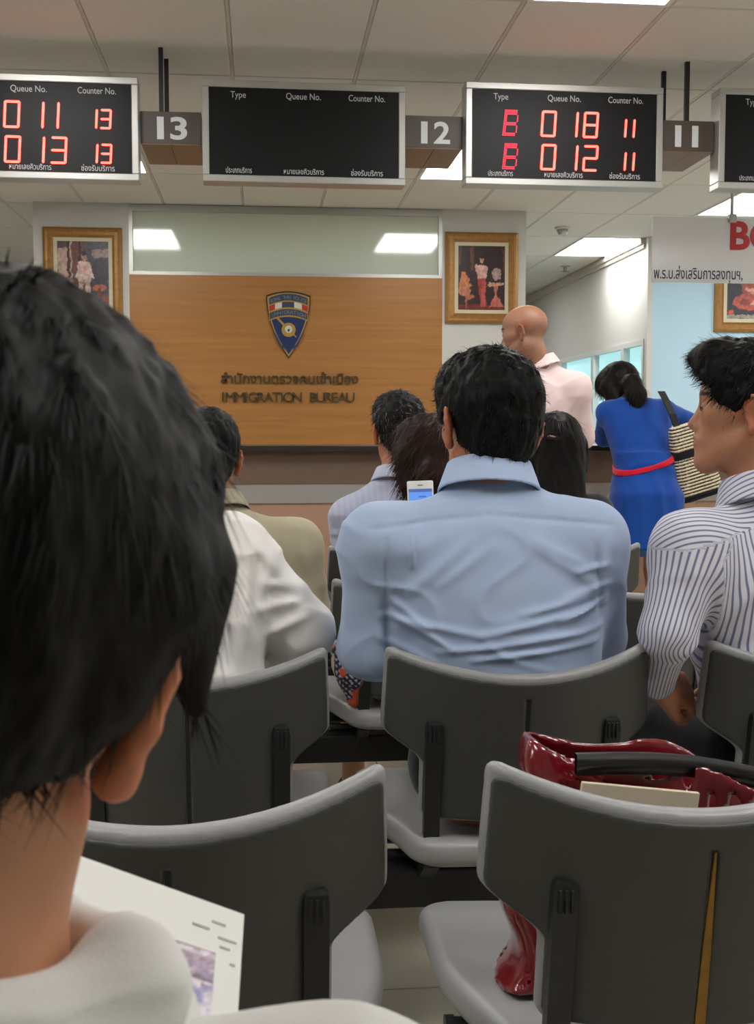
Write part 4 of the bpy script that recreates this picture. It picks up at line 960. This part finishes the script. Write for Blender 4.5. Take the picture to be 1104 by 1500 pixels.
# ---- man in the olive shirt (third row, left)
J = seated(-0.115, 2.90, 2, 0.03)
h = Head(at(303,674,3.16), 4, 6, 2, 0.99); J['N'] = at(318,752,3.12)
J['shR'] = at(432,800,3.10); J['shL'] = at(205,800,3.10); J['elR'] = at(455,905,3.13); J['wrR'] = at(400,960,3.35)
ob, org = make_person('man in an olive beige shirt with short dark hair', J, h, (178,118,88), 0.0045, 0.011, group='people waiting on the chairs')
S = shirt_sdf(J, torso_keys(1.0,1.05), (0.066,0.058,0.056,0.044), 0.045, shr=0.066)
fl_ = []
for a in ((440,790,462,860,8,.008),(425,850,468,900,8,.007)):
    (xa, za), (xb, zb) = P2(a[0],a[1],3.05), P2(a[2],a[3],3.05); fl_.append((xa,za,xb,zb,a[4]*0.0022,a[5]))
S.f('f', fold_fn(fl_, 3.2)); S.f('f', crease_noise(0.004, (8,8,12), 11.3))
sh_ = cloth_obj('shirt', S, 0.006, org, ob, (184,175,150), col_noise((184,175,150))); collar(sh_, org, J, h, (186,177,152), 0.0042)
S = Sdf(); short_hair(S, h, 0, 1.1, -0.062); hair_obj(ob, S, h, org, 0.0045, 4000, 0.022, 0.0018, (12,11,11), crown_flow(h), 0.12, 0.2)
trousers(ob, org, J, (40,38,36), 0.012); shoes(ob, org, J, (26,24,22), 0.01)

# ---- person in pale pink (fourth row, left; only a shoulder shows)
J = seated(-0.165, 3.76, 0, 0.0)
h = Head(at(285,690,3.98), 0, 4, 0, 0.95); J['N'] = at(285,748,3.95); J['shR'] = at(352,775,3.95); J['shL'] = at(215,778,3.95)
J['elR'] = at(358,880,3.95); J['wrR'] = at(330,930,4.15)
ob, org = make_person('person in a pale pink top, mostly hidden behind the olive shirt', J, h, (190,136,108), 0.006, 0.013, group='people waiting on the chairs')
S = shirt_sdf(J, torso_keys(0.9), (0.052,0.048,0.046,0.040), 0.04, shr=0.054); S.f('f', crease_noise(0.004, (9,9,12), 2.3)); sh_ = cloth_obj('shirt', S, 0.008, org, ob, (200,174,158))
S = Sdf(); short_hair(S, h); hair_obj(ob, S, h, org, 0.007, 1200, 0.02, 0.003, (12,11,11), crown_flow(h), 0.1, 0.2)
trousers(ob, org, J, (40,40,48), 0.014); shoes(ob, org, J, (26,24,22), 0.012)

# ---- grey-haired man (fourth row)
J = seated(0.452, 3.76, 3, 0.0)
h = Head(at(584,634,3.95), 8, 2, 0, 0.99); J['N'] = at(580,706,3.92)
J['shL'] = at(512,758,3.9); J['shR'] = at(650,758,3.95); J['elL'] = at(508,850,3.92); J['wrL'] = at(530,890,4.15)
ob, org = make_person('grey-haired man in a pale striped shirt, back of head to camera', J, h, (180,122,92), 0.0045, 0.012, group='people waiting on the chairs')
S = shirt_sdf(J, torso_keys(0.98), (0.060,0.054,0.052,0.042), 0.045, shr=0.060); S.f('f', crease_noise(0.006, (9,9,12), 4.3))
def lav(V):
    t = np.sin(V[:,0]*2*math.pi/0.020)[:,None]; return np.array(srgb(178,182,206))[None]*(1+0.05*t)
sh_ = cloth_obj('shirt', S, 0.006, org, ob, (178,182,206), lav); collar(sh_, org, J, h, (186,190,214), 0.0042, 0.064)
S = Sdf(); short_hair(S, h, 0, 1.0, -0.062, 0.0, 0.004); hair_obj(ob, S, h, org, 0.0045, 4500, 0.022, 0.0022, (24,23,23), crown_flow(h), 0.35, 0.35, grey=0.22)
trousers(ob, org, J, (40,40,48), 0.014); shoes(ob, org, J, (26,24,22), 0.012)

# ---- woman with brown hair (third row, middle)
J = seated(0.43, 2.90, 2, 0.02, 0.94, 0.88)
h = Head(at(628,684,3.14), 18, 12, 4, 0.96); J['N'] = at(622,772,3.10); J['shL'] = at(545,822,3.08); J['elL'] = at(530,915,3.08); J['wrL'] = at(590,925,3.30); J['shR'] = at(715,820,3.12)
ob, org = make_person('woman with a brown ponytail and floral dress behind the phone', J, h, (196,146,116), 0.005, 0.012, group='people waiting on the chairs')
S = shirt_sdf(J, torso_keys(0.9), (0.050,0.046,0.044,0.036), 0.04, shr=0.050)
S.rc(at(517,985,2.98), at(522,1020,3.0), 0.035, 0.030, 0.03); S.rc(at(512,955,3.0), at(517,985,2.98), 0.026, 0.035, 0.03); S.rc(J['P']-V3(0.1,0.0,0.0), at(515,965,3.02), 0.09, 0.05, 0.05)
S.f('f', crease_noise(0.004, (9,9,12), 6.3))
def floral(V):
    c = np.tile(np.array(srgb(34,36,58)), (len(V),1)); n = vnoise(V*34.0); m = vnoise(V*30.0+5.5)
    g = (np.sin(V[:,0]*2*math.pi/0.016)*np.sin(V[:,2]*2*math.pi/0.016)) > 0.45; c[g] = np.array(srgb(190,190,196))
    c[n > 0.36] = np.array(srgb(196,84,52)); c[m > 0.50] = np.array(srgb(206,196,180)); return c
cloth_obj('dress', S, 0.0048, org, ob, (34,36,58), floral, 'navy dress with orange flowers and white dots')
S = Sdf(); short_hair(S, h, 0, 1.7, -0.10, 0.0, 0.003, ears=False)
S.rc(h.T(0.0,-0.085,0.03), h.T(-0.035,-0.105,-0.05), 0.045, 0.038, 0.03); S.rc(h.T(-0.035,-0.105,-0.05), h.T(-0.075,-0.095,-0.13), 0.036, 0.024, 0.03)
S.f('f', lambda p: 0.003*vnoise(p*A3((70,70,24))))
dn = np.array((-0.45,0,-1.0))
def pony_flow(p, nm): v = np.tile(dn, (len(p),1)); v = v-nm*(v*nm).sum(1, keepdims=True); return v/(np.linalg.norm(v, axis=1, keepdims=True)+1e-9)
hair_obj(ob, S, h, org, 0.0045, 4500, 0.05, 0.002, (46,27,20), pony_flow, 0.12, 0.18)
shoes(ob, org, J, (60,30,30), 0.012)

# ---- woman with long black hair (fourth row, right)
J = seated(1.02, 3.76, 0, 0.02, 0.94, 0.9)
h = Head(at(815,664,3.95), -4, 14, 0, 0.98); J['N'] = at(818,728,3.95); J['shR'] = at(872,748,3.95); J['shL'] = at(752,755,3.95)
ob, org = make_person('woman with long straight black hair and a hair clip', J, h, (190,136,108), 0.006, 0.012, group='people waiting on the chairs')
S = shirt_sdf(J, torso_keys(0.9), (0.050,0.046,0.044,0.038), 0.04, shr=0.052); S.f('f', crease_noise(0.004, (9,9,12), 7.3)); cloth_obj('top', S, 0.007, org, ob, (38,38,42))
S = Sdf(); short_hair(S, h, 0, 1.2, -0.12, 0.0, 0.002, ears=False)
S.loft(h.T(0,-0.055,0.03), h.T(0.0,-0.10,-0.30), (1,0,0), [(0,0.082,0.055),(0.4,0.082,0.045),(0.8,0.070,0.035),(1.0,0.045,0.02)], 2.2, 0.03)
S.f('f', lambda p: 0.0025*vnoise(p*A3((90,90,12))))
dn2 = np.array((0,0,-1.0))
def down_flow(p, nm): v = np.tile(dn2, (len(p),1)); v = v-nm*(v*nm).sum(1, keepdims=True); return v/(np.linalg.norm(v, axis=1, keepdims=True)+1e-9)
hair_obj(ob, S, h, org, 0.005, 3500, 0.06, 0.002, (15,12,12), down_flow, 0.03, 0.06)
bm = bmesh.new(); add_box(bm, (-0.032,-0.010,-0.008), (0.032,0.006,0.008), 0.005, 2)
M['clip'] = mat('shiny_hair_clip', srgb(70,50,46), 0.2, metal=0.6)
link('hair_clip', bm_mesh('hair_clip', bm, True), M['clip'], ob, tuple(h.T(-0.02,-0.115,0.025)-org), (R_(10),R_(8),0))
trousers(ob, org, J, (30,30,34), 0.014); shoes(ob, org, J, (26,24,22), 0.012)
# ---- bald man standing at the counter
def standing(x, y, yaw=0.0, hip=0.93, tors=0.50, wide=1.0):
    J = seated(x, y, yaw, 0.0, 1.0, wide); J['P'] = V3(x, y, hip); J['N'] = J['P']+V3(0,0,tors)
    for n, q in (('L',-1),('R',1)):
        J['hip'+n] = J['P']+J['r']*q*0.085-V3(0,0,0.03); J['kn'+n] = V3(x,y,0)+J['r']*q*0.095+V3(0,0,0.50)+J['f']*0.02; J['an'+n] = V3(x,y,0)+J['r']*q*0.10+V3(0,0,0.085)-J['f']*0.01
    return J
J = standing(1.245, 5.17, 8)
h = Head(at(769,490,5.12), 58, 8, 3, 0.99); J['N'] = at(792,538,5.15)
J['shR'] = at(842,568,5.13); J['shL'] = at(722,566,5.25); J['elR'] = at(851,640,5.26); J['wrR'] = at(838,644,5.66); J['elL'] = at(690,640,5.4); J['wrL'] = at(720,648,5.72)
ob, org = make_person('bald man in a pink shirt standing at the counter', J, h, (160,114,90), 0.0042, 0.012, bald=True, group='people standing at the counter'); eyes(ob, org, h)
S = shirt_sdf(J, torso_keys(0.98,1.05), (0.066,0.058,0.056,0.044), 0.045, shr=0.064, low=0.84)
fl_ = []
for a in ((845,575,832,620,6,.008),(838,590,800,640,7,.006),(860,600,840,655,6,.006),(800,560,830,600,8,.005)):
    (xa, za), (xb, zb) = P2(a[0],a[1],5.1), P2(a[2],a[3],5.1); fl_.append((xa,za,xb,zb,a[4]*0.003,a[5]))
S.f('f', fold_fn(fl_, 5.25)); S.f('f', crease_noise(0.005, (8,8,12), 9.3))
sh_ = cloth_obj('shirt', S, 0.0058, org, ob, (236,210,210)); collar(sh_, org, J, h, (238,214,214), 0.0045, 0.064, 14)
trousers(ob, org, J, (34,34,40), 0.012); shoes(ob, org, J, (28,24,22), 0.01)

# ---- woman in the blue dress leaning over the counter
J = standing(1.80, 5.42, 0, 0.86, 0.5, 0.9)
J['N'] = at(925,588,5.68); J['P'] = at(948,735,5.43); wst = at(944,684,5.47)
h = Head(at(910,572,5.76), 22, 38, -4, 0.97)
J['shL'] = at(890,604,5.62); J['shR'] = at(972,602,5.64); J['elL'] = at(884,640,5.80); J['elR'] = at(1030,628,5.78); J['wrL'] = at(930,648,6.02); J['wrR'] = at(985,650,6.05)
J['wrL'][2] = J['wrR'][2] = 1.135
ob, org = make_person('woman in a blue dress leaning over the counter', J, h, (178,122,92), 0.0045, 0.010, group='people standing at the counter',
    keys=[(0.12,0.10,0.08),(0.45,0.12,0.085),(0.75,0.14,0.08),(0.9,0.10,0.06),(1.0,0.055,0.05)],
    handspec=dict(L=dict(d=V3(0.3,1,0), curl=0.3), R=dict(d=V3(-0.3,1,0), curl=0.3)))
hem = at(946,811,5.40)
def dress_ops(S, grow=0.0, arms=True):
    S.loft(wst, J['N'], (1,0,0), [(-0.15,0.128,0.105),(0.0,0.128,0.098),(0.35,0.150,0.100),(0.7,0.172,0.095,-0.015),(0.88,0.150,0.080,-0.015),(0.97,0.075,0.055),(1.03,0.055,0.05)], 2.2, 0.05, grow=grow)
    S.loft(hem, wst, (1,0,0), [(0.0,0.150,0.125),(0.3,0.168,0.135),(0.62,0.176,0.140,-0.02),(0.85,0.150,0.115),(1.0,0.128,0.100),(1.1,0.125,0.098)], 2.2, 0.05, capk=0.006, grow=grow)
    if arms:
        for n in ('L','R'):
            S.rc(J['N']+J['r']*(-0.04 if n == 'L' else 0.04)-V3(0,0,0.03), J['sh'+n], 0.044, 0.050, 0.04); S.rc(J['sh'+n], J['el'+n], 0.050, 0.046, 0.035); S.rc(J['el'+n], J['el'+n]*0.08+J['wr'+n]*0.92, 0.046, 0.042, 0.02)
    return S
S = dress_ops(Sdf())
fl_ = []
for a in ((955,690,965,800,7,.010),(925,695,930,790,8,.007),(980,690,985,790,8,.007),(905,700,915,800,8,.006),(940,600,950,660,10,.005)):
    (xa, za), (xb, zb) = P2(a[0],a[1],5.38), P2(a[2],a[3],5.38); fl_.append((xa,za,xb,zb,a[4]*0.003,a[5]))
S.f('f', fold_fn(fl_, 5.6)); S.f('f', crease_noise(0.004, (9,9,6), 12.3))
dr_ = cloth_obj('dress', S, 0.0055, org, ob, (18,68,150), col_noise((18,68,150), 0.08, 60))
S = dress_ops(Sdf(), 0.008, False); nb_ = at(985,668,5.38)-at(900,690,5.38); nb_ = V3(nb_[0],0,nb_[2]); nb_ /= np.linalg.norm(nb_); nn = np.cross(nb_, V3(0,1,0.18)); nn /= np.linalg.norm(nn); nn = nn*(1 if nn[2] > 0 else -1)
cb = at(943,679,5.45); S.plane(cb+nn*0.012, nn, 0.003); S.plane(cb-nn*0.012, -nn, 0.003)
cloth_obj('belt', S, 0.005, org, dr_, (206,24,48), None, 'thin bright red belt')
S = Sdf(); short_hair(S, h, 0.0, 1.7, -0.095, 0.0, 0.002, ears=False)
S.rc(at(925,562,5.60), at(932,580,5.55), 0.050, 0.045, 0.03); S.rc(at(932,580,5.55), at(933,592,5.53), 0.042, 0.022, 0.03)
for q in (-1,1): S.rc(h.T(q*0.075,0.0,0.03), h.T(q*0.085,0.03,-0.09), 0.024, 0.020, 0.03)
S.f('f', lambda p: 0.003*vnoise(p*A3((60,60,18))))
hair_obj(ob, S, h, org, 0.0055, 3500, 0.05, 0.0028, (24,17,15), down_flow, 0.05, 0.12)
shoes(ob, org, J, (30,26,26), 0.01)
# her woven tote bag
bag = empty('tote_bag', tuple(at(1012,676,5.44)), 0, 'cream and black woven tote bag on the blue-dressed woman\'s arm', 'bag')
S = Sdf(); c0 = V3(0,0,0)
ax = V3(0.30,0.05,-1.0); ax /= np.linalg.norm(ax)
S.loft(-ax*0.175, ax*0.175, (1,0,0.3), [(0,0.062,0.035),(0.3,0.080,0.050),(0.7,0.102,0.062),(1.0,0.108,0.066)], 4.0, 0.0, capk=0.015)
S.f('f', lambda p: 0.0035*np.sin((p@A3(ax))*2*math.pi/0.0150)*np.where(np.abs((p@A3(ax))+0.045) < 0.018, 0, 1))
V, Q = S.mesh(0.0038)
t = V@A3(ax); sd = V@A3(np.cross(ax, (0,1,0)))
c = np.where((np.sin(t*2*math.pi/0.0150) > -0.35)[:,None], np.array(srgb(214,200,172)), np.array(srgb(52,46,42)))
c[(np.abs(t+0.045) < 0.018) | (t > 0.145)] = np.array(srgb(22,22,24)); c[(np.sin(t*2*math.pi/0.0150) > -0.35) & (vnoise(V*90) > 0.55) & (t < 0.145) & (np.abs(t+0.045) > 0.018)] *= 0.7
link('woven_body', mesh_np('woven_body', V, Q, True, c), M['cloth'], bag)
bm = bmesh.new(); pp = [at(968,573,5.52), at(976,588,5.44), at(984,606,5.42), at(992,628,5.43)]; o_ = at(1012,676,5.44)
prev = None
for i, p in enumerate(pp):
    p = p-o_; cur = [bm.verts.new(p+V3(dx,dy,0)) for dx, dy in ((-0.016,-0.006),(0.016,-0.006),(0.016,0.006),(-0.016,0.006))]
    if prev:
        for k in range(4): bm.faces.new((prev[k], prev[(k+1)%4], cur[(k+1)%4], cur[k]))
    prev = cur
link('strap', bm_mesh('strap', bm), M['cap'], bag)
pp = box('paper_sheet', (-0.075,-0.05,0), (0.075,0.16,0.002), M['paper'], None, 0, tuple(V3(*at(880,643,5.93)[:2],1.0985)), (0,0,R_(20))); tag(pp, 'white form on the countertop by the blue dress', 'paper')

# ---- red handbag on the front chair
M['red'] = mat('maroon_patent', srgb(112,16,26), 0.18, coat=0.7, noise=0.12, nscale=25, bump=0.10, bscale=40)
M['strapblk'] = mat('black_patent_strap', srgb(20,18,19), 0.3, coat=0.3); M['cream'] = mat('cream_card', srgb(214,200,176), 0.6)
hb = empty('handbag', (0.46,1.43,0.463), 0, 'dark red patent handbag standing on the grey chair', 'bag')
S = Sdf(); S.lo = np.array([-0.30,-0.12,-0.01]); S.hi = np.array([0.32,0.14,0.36])
def bagfn(p, w0, inn=0.0):
    x, y, z = p[...,0], p[...,1], p[...,2]
    zt = 0.318-0.085*np.clip((x+0.12)/0.42,0,1)+0.012*np.sin(x*24); wl = -0.160+0.05*np.clip(z/0.3,0,1)+0.016*np.sin(z*38); wr = 0.25-0.05*z
    a = np.maximum(wl-x, x-wr)+inn+0.02; hy = 0.070-0.10*z+0.010*np.sin(x*19+z*16); b = np.abs(y-0.005-0.05*z)-hy+inn+0.02; c = np.maximum(z-zt-(1 if inn else 0), 0.002+inn-z)+0.006
    q = np.hypot(np.maximum(a,0), np.maximum(b,0))+np.minimum(np.maximum(a,b),0)-0.02
    return smax(q, c-0.006, 0.006)
S.f('u', lambda p: bagfn(p, 0)); S.f('s', lambda p: bagfn(p, 0, 0.006), 0.002); S.f('f', lambda p: 0.006*vnoise(p*A3((14,14,10))))
V, Q = S.mesh(0.0052); link('bag_body', mesh_np('bag_body', V, Q), M['red'], hb)
bm = bmesh.new(); prev = None
for k in range(17):
    t = k/16; x = -0.075+0.40*t; z = 0.296-0.080*t+0.014*math.sin(t*math.pi); y = -0.050+0.045*math.sin(t*math.pi*0.9)
    cur = [bm.verts.new((x,y+a,z+b)) for a, b in ((-0.006,-0.013),(0.004,-0.013),(0.006,0.013),(-0.004,0.013))]
    if prev:
        for j in range(4): bm.faces.new((prev[j], prev[(j+1)%4], cur[(j+1)%4], cur[j]))
    prev = cur
link('strap', bm_mesh('strap', bm, True), M['strapblk'], hb)
box('card_folder', (-0.105,-0.069,0.16), (0.045,-0.062,0.268), M['cream'], hb, 0.001, (0,0,0), (0,R_(7),0))
# ---- nearest man with papers, beside the camera
J = seated(-0.235, 0.22, -6, 0.10)
h = Head(at(-98,952,0.43), -4, 16, 12, 0.97)
J['N'] = at(-115,1565,0.43); J['P'] = V3(-0.24,0.30,0.53)
J['shR'] = at(480,1795,0.42); J['shL'] = J['N']+V3(-0.19,0.03,-0.085); J['elR'] = J['shR']+V3(0.05,0.10,-0.27); J['elL'] = J['shL']+V3(-0.03,0.10,-0.27)
J['wrR'] = J['elR']+V3(-0.13,0.20,0.05); J['wrL'] = J['elL']+V3(0.10,0.22,0.05)
c0 = at(357,1340,0.66); c1 = at(357,1520,0.612); c2 = at(150,1266,0.62); ux = (c2-c0); ux /= np.linalg.norm(ux); uy = (c1-c0); uy -= ux*(uy@ux); uy /= np.linalg.norm(uy); uz = np.cross(ux, uy)
J['wrR'] = c0+uy*0.20-ux*0.075; J['wrL'] = c0+uy*0.20+ux*0.285; J['elR'] = (J['shR']+J['wrR'])/2+V3(0.06,-0.02,-0.10); J['elL'] = (J['shL']+J['wrL'])/2+V3(-0.06,-0.02,-0.10)
up_ = uz if uz[2] > 0 else -uz
ob, org = make_person('man with thick black hair and pale jacket reading papers, nearest the camera', J, h, (192,136,102), 0.0024, 0.008, ear=0.92, group='people waiting on the chairs',
    handspec=dict(R=dict(d=ux, up=-up_, curl=0.25), L=dict(d=-ux, up=-up_, curl=0.25)))
S = shirt_sdf(J, torso_keys(1.0), (0.066,0.058,0.056,0.046), 0.04, shr=0.062)
S.f('f', crease_noise(0.005, (12,12,14), 14.3)); jk_ = cloth_obj('jacket', S, 0.0055, org, ob, (222,221,217))
# soft folded hood-like collar
S = Sdf(); cN = J['N']+V3(0.0,0.0,0.012); Rm = rotm(-6,10,2)
S.ring(cN, Rm, 0.070, 0.028, 0.086, -0.020, 0.011, 0.02); S.ring(cN, Rm, 0.088, 0.012, 0.104, -0.045, 0.009, 0.02)
S.rc(at(190,1400,0.42), at(205,1460,0.41), 0.013, 0.016, 0.02)
S.f('f', crease_noise(0.006, (16,16,22), 3.7)); cloth_obj('collar', S, 0.003, org, jk_, (222,221,217))
def lock(S, h):
    for (a, b, r1, r2) in (((0.086,0.012,0.05),(0.100,0.028,-0.002),0.018,0.004), ((0.080,-0.03,0.04),(0.078,-0.042,0.0),0.02,0.012)): S.rc(h.T(*a), h.T(*b), r1*h.s, r2*h.s, 0.02)
S = Sdf(); short_hair(S, h, 0.0, 1.5, -0.026, 0.0, 0.003, (55,55,18), part=None)
lock(S, h)
hair_obj(ob, S, h, org, 0.0030, 15000, 0.027, 0.0009, (9,8,8), crown_flow(h, (0.0,-0.035,0.15), 0.35), 0.05, 0.10, 0.8, seg=5, sel=lambda p: np.where(h.local(p.astype(np.float32))[:,2] < 0.02, 0.6, 1.0)*np.where((h.local(p.astype(np.float32))[:,0] > 0.07) & (h.local(p.astype(np.float32))[:,2] < 0.03), 0.3, 1.0))
trousers(ob, org, J, (50,52,60)); shoes(ob, org, J, (30,28,26))
pa = empty('paper_sheet', (0,0,0), 0, 'white printed sheet held by the nearest man', 'paper')
mw_ = Matrix(((ux[0],uy[0],uz[0],c0[0]),(ux[1],uy[1],uz[1],c0[1]),(ux[2],uy[2],uz[2],c0[2]),(0,0,0,1))); pa.matrix_world = mw_
box('sheet', (0,0,-0.0004), (0.21,0.297,0.0004), M['paper'], pa)
M['printdark'] = mat('grey_type', srgb(176,176,172), 0.7)
def prnt(u, v):
    c = np.zeros((len(u),3)); n = vnoise(np.stack([u*3,v*14,0*u],-1)); a = np.array(srgb(176,150,166)); b = np.array(srgb(150,156,206)); w_ = np.array(srgb(214,206,216))
    t = np.clip(v*1.4-0.2+0.25*n, 0, 1)[:,None]; c = b*(1-t)+a*t; m = n > 0.3; c[m] = w_; m2 = np.abs(v-0.55-0.05*n) < 0.03; c[m2] = np.array(srgb(120,96,110)); return c
zz = 0.0007 if uz @ (np.array([0,0,CAM_H])-c0) > 0 else -0.0007
link('printed_picture', paint(0.052, 0.036, 24, 24, prnt), M['picture'], pa, (0.043,0.046,zz), (0 if zz > 0 else math.pi, 0, math.pi))
for q, (xa, ya, ln) in enumerate(((0.012,0.010,0.016),(0.004,0.018,0.022),(0.008,0.023,0.012),(0.022,0.015,0.02),(0.004,0.031,0.006),(0.03,0.028,0.02))):
    box('text_line', (xa,ya,min(0,zz*1.1)), (xa+ln*0.55,ya+0.0011,max(0,zz*1.1)), M['printdark'], pa)
